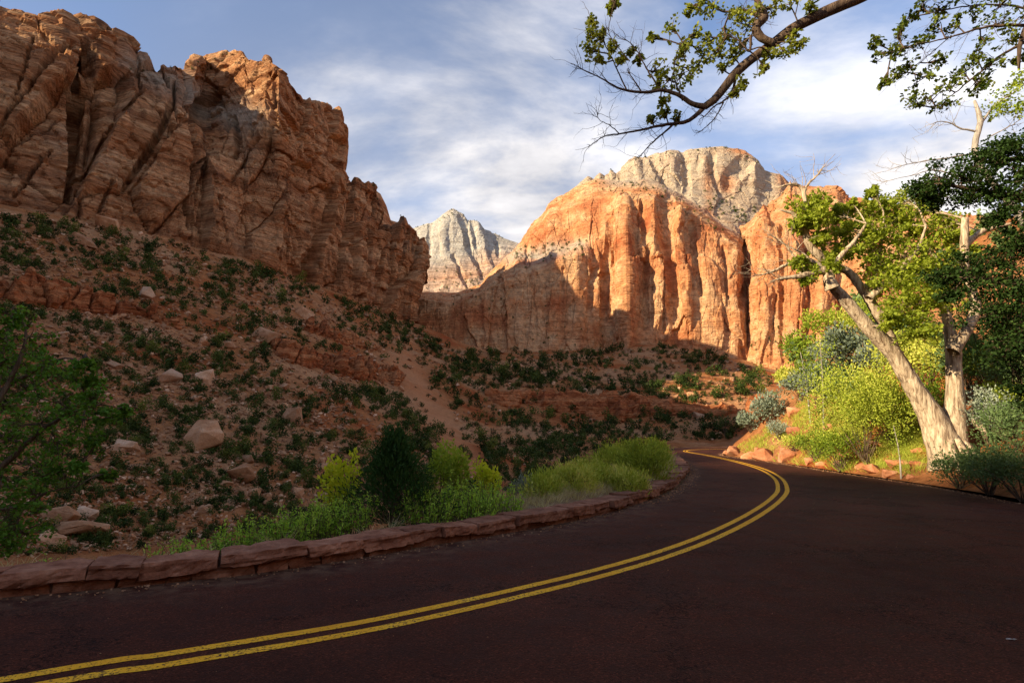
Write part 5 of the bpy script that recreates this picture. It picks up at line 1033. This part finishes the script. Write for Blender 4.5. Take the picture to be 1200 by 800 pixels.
# ------------------------------------------------------------------ plants near the road
def gpos(px_, py_, d): p = P(px_, py_, d); p[2] = z1(p[0], p[1]); return p
def weeds(mb, mbs, c, rx, ry, h, n, rng, leaf=.06, lean=.25):         # upright leafy stems
    for _ in range(n):
        a = rng.uniform(0, 6.28); q = math.sqrt(rng.random()); b = c + np.array([math.cos(a) * rx * q, math.sin(a) * ry * q, 0]); b[2] = z1(b[0], b[1]) - .03
        hh = h * rng.uniform(.6, 1.1) * (1 - .25 * q * q); dr = np.array([math.cos(a) * lean * q, math.sin(a) * lean * q, 1]) + rng.normal(0, .10, 3)
        t = np.linspace(0, 1, 5)[:, None]; path = b + dr * hh * t + rng.normal(0, .02, 3) * t ** 2 * 3
        tube(mbs, path, np.linspace(.006, .002, 5), 3, 0, False)
        m = int(hh / .028); tt = rng.uniform(.12, 1.0, m)[:, None]; C = b + dr * hh * tt
        al = rng.normal(size=(m, 3)); al[:, 2] = np.abs(al[:, 2]) * .6 + .35
        leaves(mb, C, leaf * (1.1 - .4 * tt[:, 0]), rng, .2, .34, tint=rng.uniform(.25, .75) + .2 * (tt[:, 0] - .5), along=al)
def blades(mb, c, rx, ry, h, n, rng, w=.006, spread=.5, tint=.5, droop=.25):   # fine upright blades
    a = rng.uniform(0, 6.28, n); q = np.sqrt(rng.random(n)); bx = c[0] + np.cos(a) * rx * q; by = c[1] + np.sin(a) * ry * q; bz = zat(bx, by) - .02
    B = np.stack([bx, by, bz], -1); dr = np.stack([np.cos(a) * spread * q, np.sin(a) * spread * q, np.ones(n)], -1) + rng.normal(0, .16, (n, 3)); hh = (h * rng.uniform(.5, 1.1, n) * (1 - .35 * q ** 2))[:, None]
    s = np.cross(dr, rng.normal(size=(n, 3))); s /= np.linalg.norm(s, axis=1)[:, None]; m_ = B + dr * hh * .55; e = B + dr * hh + np.stack([np.cos(a), np.sin(a), -.3 + 0 * a], -1) * hh * droop * rng.random((n, 1))
    V = np.stack([B - s * w, B + s * w, m_ + s * w * .8, m_ - s * w * .8, e], 1); k = np.arange(n)[:, None] * 5
    mb.add(V.reshape(-1, 3), k + np.array([[0, 1, 2, 3]]), k + np.array([[3, 2, 4]]), np.repeat(np.clip(tint + rng.normal(0, .2, n), 0, 1), 5))
def bush(mb, mbs, c, rx, rz, n, rng, leaf, tint=.5, stems=9, flat=.8, lobes=9, base=.15, ratio=.5):  # rounded bush of small leaves on stems
    cz = c + [0, 0, rz * .55]; L = []
    for k in range(lobes):
        e = rng.normal(size=3); e[2] = abs(e[2]) * .8 - .15; e /= np.linalg.norm(e); L.append((cz + e * np.array([rx, rx, rz * .55]) * rng.uniform(.35, .75), rng.uniform(.28, .48)))
    for p, r_ in L:
        tube(mbs, catmull(np.array([c + rng.normal(0, .04, 3) * [1, 1, 0], (c + p) / 2 + rng.normal(0, .05, 3), p]), 6), np.linspace(.016, .004, 6), 4, 0, False)
        m = n // lobes; q = rng.normal(size=(m, 3)); q /= np.linalg.norm(q, axis=1)[:, None]
        C = p + q * (rng.uniform(.25, 1.0, m) ** .5)[:, None] * np.array([rx * r_, rx * r_, rz * r_ * flat]) * rng.uniform(.7, 1.25); al = q * .7 + [0, 0, .5]
        leaves(mb, C, leaf, rng, .2, ratio, tint=tint + rng.normal(0, .12) + .12 * q[:, 2], along=al)
def plant(name, c, label, cat, group=None): return tree_root(name, c, label, cat, group)
rng = np.random.default_rng(99)
# leafy weeds behind the wall
for px_, py_, d, rx, ry, h, n, lab in [(255, 640, 8.9, .55, .35, .40, 60, 'low end of the bright green weed patch beside the bare wall top'), (305, 632, 9.0, .55, .4, .52, 80, 'bright green leafy weeds beside the red rock behind the wall'), (350, 625, 9.3, .5, .4, .58, 80, 'bright green leafy weeds under the yellow green bush'), (395, 618, 9.6, .55, .4, .60, 90, 'bright green leafy weeds next to the dark juniper'),
                                   (500, 612, 10.2, .5, .4, .55, 80, 'tall green weeds at the foot of the dark juniper'), (540, 602, 10.8, .6, .45, .60, 100, 'tall green weeds below the fresh green sapling'), (580, 596, 11.4, .5, .45, .52, 80, 'tall green weeds at the edge of the dry grass strip'), (212, 648, 8.7, .45, .3, .38, 50, 'thin start of the green weed patch nearest the roadside rock pile'), (20, 655, 8.4, .5, .3, .30, 36, 'short green weeds under the leafy tree by the wall'), (66, 655, 8.2, .14, .12, .36, 8, 'single spiky green weed standing behind the wall')]:
    h *= 1.12; n = int(n * 1.5); c = gpos(px_, py_, d); o = plant('weed_clump', c, lab, 'weeds', 'leafy weeds behind the wall'); a, b = MB(), MB(); weeds(a, b, c, rx, ry, h, n, rng, .075); part('stems', b, M['stem'], o); part('foliage', a, M['weed'], o)
# yellow green bush, sapling, little bush
for nm, px_, py_, d, rx, rz, n, leaf, mat, lab, lobes in [('yellow_bush', 398, 625, 10.6, .42, 1.5, 1100, .085, 'yellowbush', 'bright yellow green bush left of the dark juniper', 10), ('young_tree', 524, 600, 12.0, .55, 1.5, 2400, .07, 'greenbush', 'fresh green sapling just right of the dark juniper', 12), ('small_bush', 570, 590, 13.0, .4, .85, 1000, .07, 'yellowbush', 'small yellow green bush between sapling and dry grass', 8)]:
    c = gpos(px_, py_, d); o = plant(nm, c, lab, 'bush'); a, b = MB(), MB(); bush(a, b, c, rx, rz, n, rng, leaf, .55, lobes=lobes, ratio=.6); part('stems', b, M['stem'], o); part('foliage', a, M[mat], o)
# dark juniper
c = gpos(458, 632, 10.2); o = plant('juniper', c, 'dark green cone shaped juniper rising behind the wall', 'juniper'); a, b = MB(), MB(); H = 1.5
tube(b, np.array([c - [0, 0, .1], c + [0.02, 0, .9], c + [.06, 0, H * .95]]), [.06, .04, .01], 6, .1)
for k in range(340):
    t = rng.random() ** .8; an = rng.uniform(0, 6.28); w = (.74 * (1 - t) ** 1.05 + .05) * rng.uniform(.45, 1.15) * (1 + .55 * math.sin(3 * an + 7 * t) * math.sin(9 * t + an))
    e = c + np.array([math.cos(an) * w, math.sin(an) * w, .12 + t * H * .9]); s0 = c + np.array([0, 0, max(.05, t * H * .9 - w * .5)])
    tube(b, np.array([s0, e]), [.008, .003], 3, 0, False); dr = e - s0 + [0, 0, .25]; m = 34
    C = e + rng.normal(0, .075, (m, 3)) * [1, 1, 1.3]; leaves(a, C, .075, rng, .1, .28, tint=.35 + .3 * rng.random() , along=np.tile(dr / np.linalg.norm(dr) * 1.2, (m, 1)))
part('trunk', b, M['stem'], o); part('foliage', a, M['juniper_big'], o)
# rabbitbrush and grass on the verge inside the bend
for px_, py_, d, rx, h, n, tint, mat, lab in [(755, 568, 18.5, .95, 1.30, 2600, .35, 'rabbit', 'largest round green rabbitbrush near the end of the wall'), (735, 584, 15.2, .62, .85, 1700, .6, 'rabbit', 'bright rabbitbrush in front of the largest round one'), (700, 582, 15.4, .5, .75, 1300, .6, 'rabbit', 'bright yellow green rabbitbrush in the middle of the verge'), (672, 590, 14.0, .60, .78, 1800, .7, 'rabbit', 'vivid yellow green rabbitbrush above the dry grass strip'), (635, 594, 13.2, .5, .6, 1100, .5, 'rabbit', 'loose green rabbitbrush beside the dry stalks'),
                                          (715, 548, 24, 1.0, 1.1, 1800, .45, 'rabbit', 'tall pale rabbitbrush behind the orange rock'), (690, 540, 26, 1.1, 1.3, 1800, .35, 'rabbit', 'hazy green brush topping the verge mound'), (740, 536, 30, 1.2, 1.4, 1800, .5, 'rabbit', 'yellowish brush on the crest of the verge mound'), (652, 560, 19, .8, .9, 1500, .4, 'rabbit', 'grey green brush on the edge of the ravine'), (620, 580, 15.6, .5, .55, 900, .45, 'sage', 'grey brush at the ravine edge by the dry stalks'), (665, 545, 24, .9, 1.0, 1300, .4, 'sage', 'grey green sagebrush on the far verge edge'), (770, 545, 25, .7, .9, 1300, .4, 'rabbit', 'green brush between the big rabbitbrush and the wall end')]:
    c = gpos(px_, py_, d); o = plant('rabbitbrush', c, lab, 'shrub', 'brush on the verge inside the bend'); a, b = MB(), MB(); nc = max(26, n // 38)
    for _ in range(nc):
        q = rng.normal(size=3); q /= np.linalg.norm(q); q[2] = abs(q[2]) * .95; rr_ = rng.uniform(.35, 1.0) ** .6; e = c + q * np.array([rx * .85, rx * .85, h * .72]) * rr_; e[2] += .04
        tube(b, np.array([c + rng.normal(0, .05, 3) * [1, 1, 0], (c + e) / 2 + [0, 0, .04], e]), [.010, .007, .004], 3, 0, False); m = 64; L_ = rng.normal(size=(m, 3)) * np.array([.10, .10, .085]) * (rx / .6) ** .6
        leaves(a, e + L_, .105 * (d / 15) ** .6, rng, .1, .20, tint=tint + rng.normal(0, .16), along=np.tile(q * .6 + [0, 0, .75], (m, 1)))
    blades(a, c, rx * .8, rx * .8, h * .45, n // 5, rng, .006 * d / 15, .6, tint - .1, .2)
    part('stems', b, M['stem'], o); part('foliage', a, M[mat], o)
wl_ = catmull(np.array(WALL_PATH), 400); tw_ = np.gradient(wl_, axis=0); tw_ /= np.linalg.norm(tw_, axis=1)[:, None]; nw_ = np.stack([-tw_[:, 1], tw_[:, 0]], -1)
mb = MB()
for _ in range(900):
    i = int(rng.integers(60, 398)); off = .62 + abs(rng.normal(0, .55)); p = wl_[i] + nw_[i] * off; px_, py_ = pix(np.array([p[0], p[1], 0.0]))
    dens = np.interp(px_, [0, 150, 200, 430, 470, 590, 620, 760, 800, 830], [.35, .35, .2, .1, .1, .25, 1, 1, .9, .6])
    if p[1] < 3 or rng.random() > dens: continue
    blades(mb, np.array([p[0], p[1], 0]), .12, .12, rng.uniform(.14, .34), 34, rng, .0035, .9, rng.uniform(.3, .75), .5)
link('dry_grass', mb.mesh('dry_grass', M['drygrass']), label='pale dry grass strip behind the low wall', cat='grass', kind='stuff')
RB = [boulder_mesh(700 + k, M['road_rock'], 15, .65) for k in range(6)]
for px_, py_, d, w, sc, lab in [(325, 634, 8.9, 34, (1, .7, .55), 'dull red rock among the green weeds behind the wall'), (688, 552, 22, 32, (1, .8, .5), 'orange rock lying among the verge brush'), (655, 530, 34, 36, (1, .8, .7), 'tan rock standing beyond the verge mound')]:
    c = gpos(px_, py_, d); put('rock', RB[int(w) % 6], c, w * d / F / 2, .3, lab, 'rock', None, .2, (0, .1), sc)
# rocks along the foot of the right bank
RK_ = [(862, 533, 22, (1, .8, .8)), (878, 537, 16, (1, .8, .9)), (900, 537, 34, (1, .8, .6)), (925, 538, 24, (1, .8, .9)), (950, 541, 15, (1, .8, .9)), (962, 546, 12, (1, .8, .8)), (852, 531, 9, (1, .8, .8)), (1010, 547, 14, (1, .8, .6)), (1026, 551, 26, (1, .7, .5)), (1045, 557, 20, (1, .7, .6)), (1056, 546, 34, (1, .7, .42)), (1076, 546, 20, (1, .8, .5)), (1030, 524, 26, (1, .8, .45)), (984, 543, 12, (1, .8, .7)), (1006, 536, 12, (1, .8, .6)), (890, 527, 12, (1, .8, .7)), (932, 484, 20, (1, .8, .9)), (932, 508, 22, (1, .8, .7)), (942, 520, 14, (1, .8, .6)), (972, 500, 12, (1, .8, .7)), (990, 532, 14, (1, .8, .5)), (1068, 560, 10, (1, .8, .7)), (1150, 505, 30, (1, .8, .8)), (1075, 530, 16, (1, .8, .6))]
RKL = ['rounded rock at the far nose of the right bank', 'small upright rock next to the nose rock', 'broad pale red slab rock at the road edge', 'square red rock at the road edge beside the broad slab', 'small rock ending the row at the road edge', 'pebble sized rock beyond the end of the edge row', 'tiny rock on the outer bend', 'low rock under the yellow green bush', 'flat rock beside the thin sapling stem', 'dark rock at the foot of the thin sapling', 'long tilted red slab in front of the cottonwood', 'rock leaning behind the long tilted slab', 'pale flat rock inside the big bush', 'small rock half hidden in low plants', 'pale stone below the big bush', 'stone above the broad slab rock', 'round boulder high on the right bank', 'red rock in the middle of the bank', 'small rock under the middle bank rock', 'stone among bank grass', 'pale stone in the bank grass', 'pebble at the cottonwood roots', 'brown boulder behind the grey sagebrush at the right', 'red stone between slab and cottonwood roots']
for k, ((px_, py_, w, sc), lab) in enumerate(zip(RK_, RKL)):
    h = hit(px_, py_, 10.0)
    if h is None: continue
    put('rock', RB[k % 6], h, w * h[1] / F / 2 * 1.15, rng.uniform(-.5, .5), lab, 'rock', 'rocks along the right bank', .22, (0, rng.uniform(-.25, .25)), sc)
# ---- bushes on the right bank
def onbank(px_, py_): 
    h = hit(px_, py_, 10.0); return h if h is not None else gpos(px_, py_, 40)
BK = [('bank_bush', 1015, 545, 62, 92, 7000, .09, 'rabbit', .42, 'large yellow green bush between the sapling and the cottonwood'), ('bank_bush', 1045, 520, 46, 60, 1800, .11, 'greenbush', .35, 'green bush tucked behind the cottonwood trunk'), ('bank_bush', 985, 552, 34, 36, 1100, .10, 'greenbush', .35, 'low dark green plant by the road edge rocks'), ('bank_bush', 955, 540, 28, 28, 800, .10, 'greenbush', .3, 'small green plant behind the row of edge rocks'), ('bank_bush', 938, 432, 24, 34, 700, .2, 'greenbush', .3, 'round green bush high on the bank against the cliff'), ('bank_bush', 970, 400, 30, 32, 600, .2, 'greenbush', .7, 'light green bush under the pale limb'),
      ('sagebrush', 902, 498, 26, 28, 900, .16, 'sage', .45, 'grey green sagebrush on the crest of the bank'), ('sagebrush', 880, 506, 18, 20, 500, .16, 'sage', .4, 'lower grey sagebrush near the nose of the bank'), ('sagebrush', 914, 515, 16, 16, 500, .10, 'sage', .8, 'small round silver sagebrush above the edge rocks'), ('sagebrush', 960, 482, 30, 40, 900, .18, 'sage', .3, 'tall grey green brush behind the thin sapling'), ('sagebrush', 1005, 440, 40, 46, 1000, .2, 'sage', .2, 'dusky brush on the upper bank behind the cottonwood'), ('sagebrush', 1158, 520, 36, 48, 1500, .08, 'sage', .6, 'silvery sagebrush right of the cottonwood trunk'),
      ('bank_bush', 1125, 572, 30, 30, 1100, .07, 'groundcover', .5, 'low green undergrowth touching the cottonwood foot'), ('bank_bush', 1160, 582, 46, 44, 1800, .07, 'groundcover', .5, 'low green undergrowth at the road edge by the tree'), ('bank_bush', 1200, 590, 46, 50, 1700, .07, 'groundcover', .45, 'low green undergrowth spilling to the road edge'), ('bank_bush', 1195, 545, 50, 60, 1500, .08, 'groundcover', .4, 'taller dull green undergrowth below the dark tree'), ('bank_bush', 1170, 470, 60, 60, 1700, .1, 'darkleaf', .7, 'shaded bush under the dark tree'), ('bank_bush', 1090, 500, 30, 50, 900, .1, 'greenbush', .25, 'dark bush in the gap between the cottonwood trunks'), ('bank_bush', 1060, 455, 44, 60, 1200, .14, 'rabbit', .6, 'sunlit yellow bush seen between the trunks'), ('bank_bush', 1150, 430, 70, 70, 1500, .12, 'darkleaf', .6, 'dark hillside bush behind the right trunk'), ('bank_bush', 1200, 480, 50, 60, 1200, .1, 'groundcover', .6, 'sun touched bush on the right hillside'), ('bank_bush', 850, 512, 14, 30, 400, .16, 'juniper_big', .6, 'small pointed green tree at the outer bend'), ('bank_bush', 930, 530, 30, 16, 600, .1, 'rabbit', .6, 'low grassy bush above the square rock')]
for k, (nm, px_, py_, wp_, hp_, n, leaf, mat, tint, lab) in enumerate(BK):
    c = onbank(px_, py_); dd = c[1]; o = plant(nm, c, lab, 'bush', None); a, b = MB(), MB(); bush(a, b, c, wp_ * dd / F, hp_ * dd / F * 1.25, int(n * 1.9), rng, leaf * 1.1, tint, lobes=22, ratio=.5); part('stems', b, M['stem'], o); part('foliage', a, M[mat], o)
for k in range(16):                      # more brush over the sunlit hillside
    px_, py_ = [(905, 470), (925, 455), (940, 470), (955, 452), (980, 460), (985, 425), (1000, 470), (1015, 405), (1030, 440), (1040, 395), (1075, 420), (1090, 450), (1135, 455), (1180, 455), (965, 425), (1180, 500)][k]; c = onbank(px_, py_); dd = min(c[1], 60); wq = [26, 18, 24, 20, 30, 28, 26, 34, 30, 40, 36, 34, 40, 44, 18, 36][k]; mat = ['groundcover', 'rabbit', 'sage', 'greenbush', 'groundcover', 'rabbit'][k % 6]
    o = plant('hillside_bush', c, ['dull green', 'yellow green', 'grey green', 'fresh green', 'olive', 'golden green'][k % 6] + ' hillside bush ' + ['near the crest sagebrush', 'below the high round bush', 'beside the round boulder', 'behind the aspen sapling', 'above the large yellow bush', 'under the light green bush', 'left of the leaning trunk', 'on the upper hill by the trunk', 'right behind the leaning trunk', 'on the hill under the crown', 'between the two trunks high up', 'between the two trunks lower down', 'right of the second trunk', 'below the dark tree crown', 'next to the high round bush', 'behind the silvery sagebrush'][k], 'bush', 'brush on the sunlit hillside'); a, b = MB(), MB()
    bush(a, b, c, wq * dd / F, wq * dd / F * 1.3, 1500, rng, .07 + .0028 * dd, .35 + .35 * rng.random(), lobes=20, ratio=.5); part('stems', b, M['stem'], o); part('foliage', a, M[mat], o)
# thin saplings
for px_, py_, top, lab, dx in [(965, 505, 400, 'slender pale aspen sapling on the bank against the cliff', -4), (950, 495, 412, 'second slender pale stem beside the aspen sapling', -12), (1056, 560, 498, 'thin pale sapling leaning beside the road rocks', -9)]:
    c = onbank(px_, py_); d = c[1]; t = P(px_ + dx, top, d); o = plant('sapling', c, lab, 'tree'); a, b = MB(), MB(); path = catmull(np.array([c - [0, 0, .1], (c + t) / 2 + [.06, 0, 0], t]), 12); tube(b, path, np.linspace(.05, .015, 12) * (1 if d > 25 else .7), 6, .05)
    part('trunk', b, M['bark_grey'], o)
    for _ in range(34):
        i = int(rng.integers(5, 12)); C = path[i] + rng.normal(0, .42 if d > 25 else .16, (16, 3)); leaves(a, C, .11 if d > 25 else .05, rng, .3, .7, tint=.6)
    part('foliage', a, M['greenbush'], o)
mb = MB()                                 # brush carrying on over the hillside to the right
for _ in range(420):
    x_ = rng.uniform(15.5, 60); y_ = rng.uniform(2, 44)
    if pix(np.array([x_, y_, 1.0]))[0] < 1000 and rng.random() < .8: continue
    s_ = rng.uniform(.4, 1.3); m_ = SHS[int(rng.integers(8))]; mb.add(np.vstack(m_.V) * s_ + [x_, y_, z1(x_, y_) - .1], None, np.vstack(m_.T), np.clip(np.concatenate(m_.A) + rng.normal(.1, .25), 0, 1))
link('hillside_scrub', mb.mesh('hillside_scrub', M['groundcover']), label='mixed green scrub covering the hillside right of the road', cat='scrub', kind='stuff')
# grass on the right bank and along the road edge
mb = MB(); BANK = [(858, 528), (900, 500), (930, 480), (960, 450), (1010, 430), (1060, 470), (1100, 520), (1090, 552), (1000, 552), (930, 540)]
for px_, py_ in sample(800, BANK, rng, lambda a, b: sstep(-.3, .25, fbm(np.stack([a / 22, b / 16, 0 * a], -1), 3, .5, 5))):
    h = hit(px_, py_, 10.0)
    if h is None or h[1] > 55: continue
    blades(mb, h, .25, .25, rng.uniform(.2, .5), 30, rng, .0045 * h[1] / 20, .9, rng.uniform(.2, .7), .4)
link('bank_grass', mb.mesh('bank_grass', M['rabbit']), label='sunlit green and gold grass on the right bank', cat='grass', kind='stuff')
mb = MB()                                 # grit and litter along the road edges
for poly_, lo in ((LEFT_C, .02), (RIGHT_C, .04)):
    for _ in range(2600):
        i = int(rng.integers(20, 150)); t = np.array(poly_[i]) + (np.array(poly_[i + 1]) - poly_[i]) * rng.random(); dv = poly_[i + 1] - poly_[i]; nv_ = np.array([dv[1], -dv[0]]) / np.linalg.norm(dv); sg = 1 if poly_ is LEFT_C else -1
        p = t + nv_ * sg * (lo + abs(rng.normal(0, .16)))
        if p[1] < 2: continue
        V, T = HA[int(rng.integers(12))]; s = rng.uniform(.004, .016) * (1 if p[1] < 14 else 1.6); mb.add(V * s + [p[0], p[1], s * .3], None, T, rng.random())
for _ in range(420):
    p = np.array([rng.uniform(-4, 11), rng.uniform(3.2, 22)])
    if not inpoly(np.array([p[0]]), np.array([p[1]]), ROAD_POLY)[0]: continue
    V, T = HA[int(rng.integers(12))]; s = rng.uniform(.003, .009); mb.add(V * s + [p[0], p[1], s * .3], None, T, rng.random())
link('road_grit', mb.mesh('road_grit', M['boulder'], False), label='fine pale grit along the road edges', cat='grit', kind='stuff')
p = G(1183, 749); V, T = HA[3]; mb = MB(); mb.add(V * [.035, .016, .008], None, T); mb.add(V * [.018, .012, .008] + [.03, -.015, .002], None, T); link('litter_scrap', mb.mesh('litter_scrap', M['bark_grey'], False), label='small pale scrap lying on the dark asphalt', cat='scrap', loc=(p[0], p[1], .006))
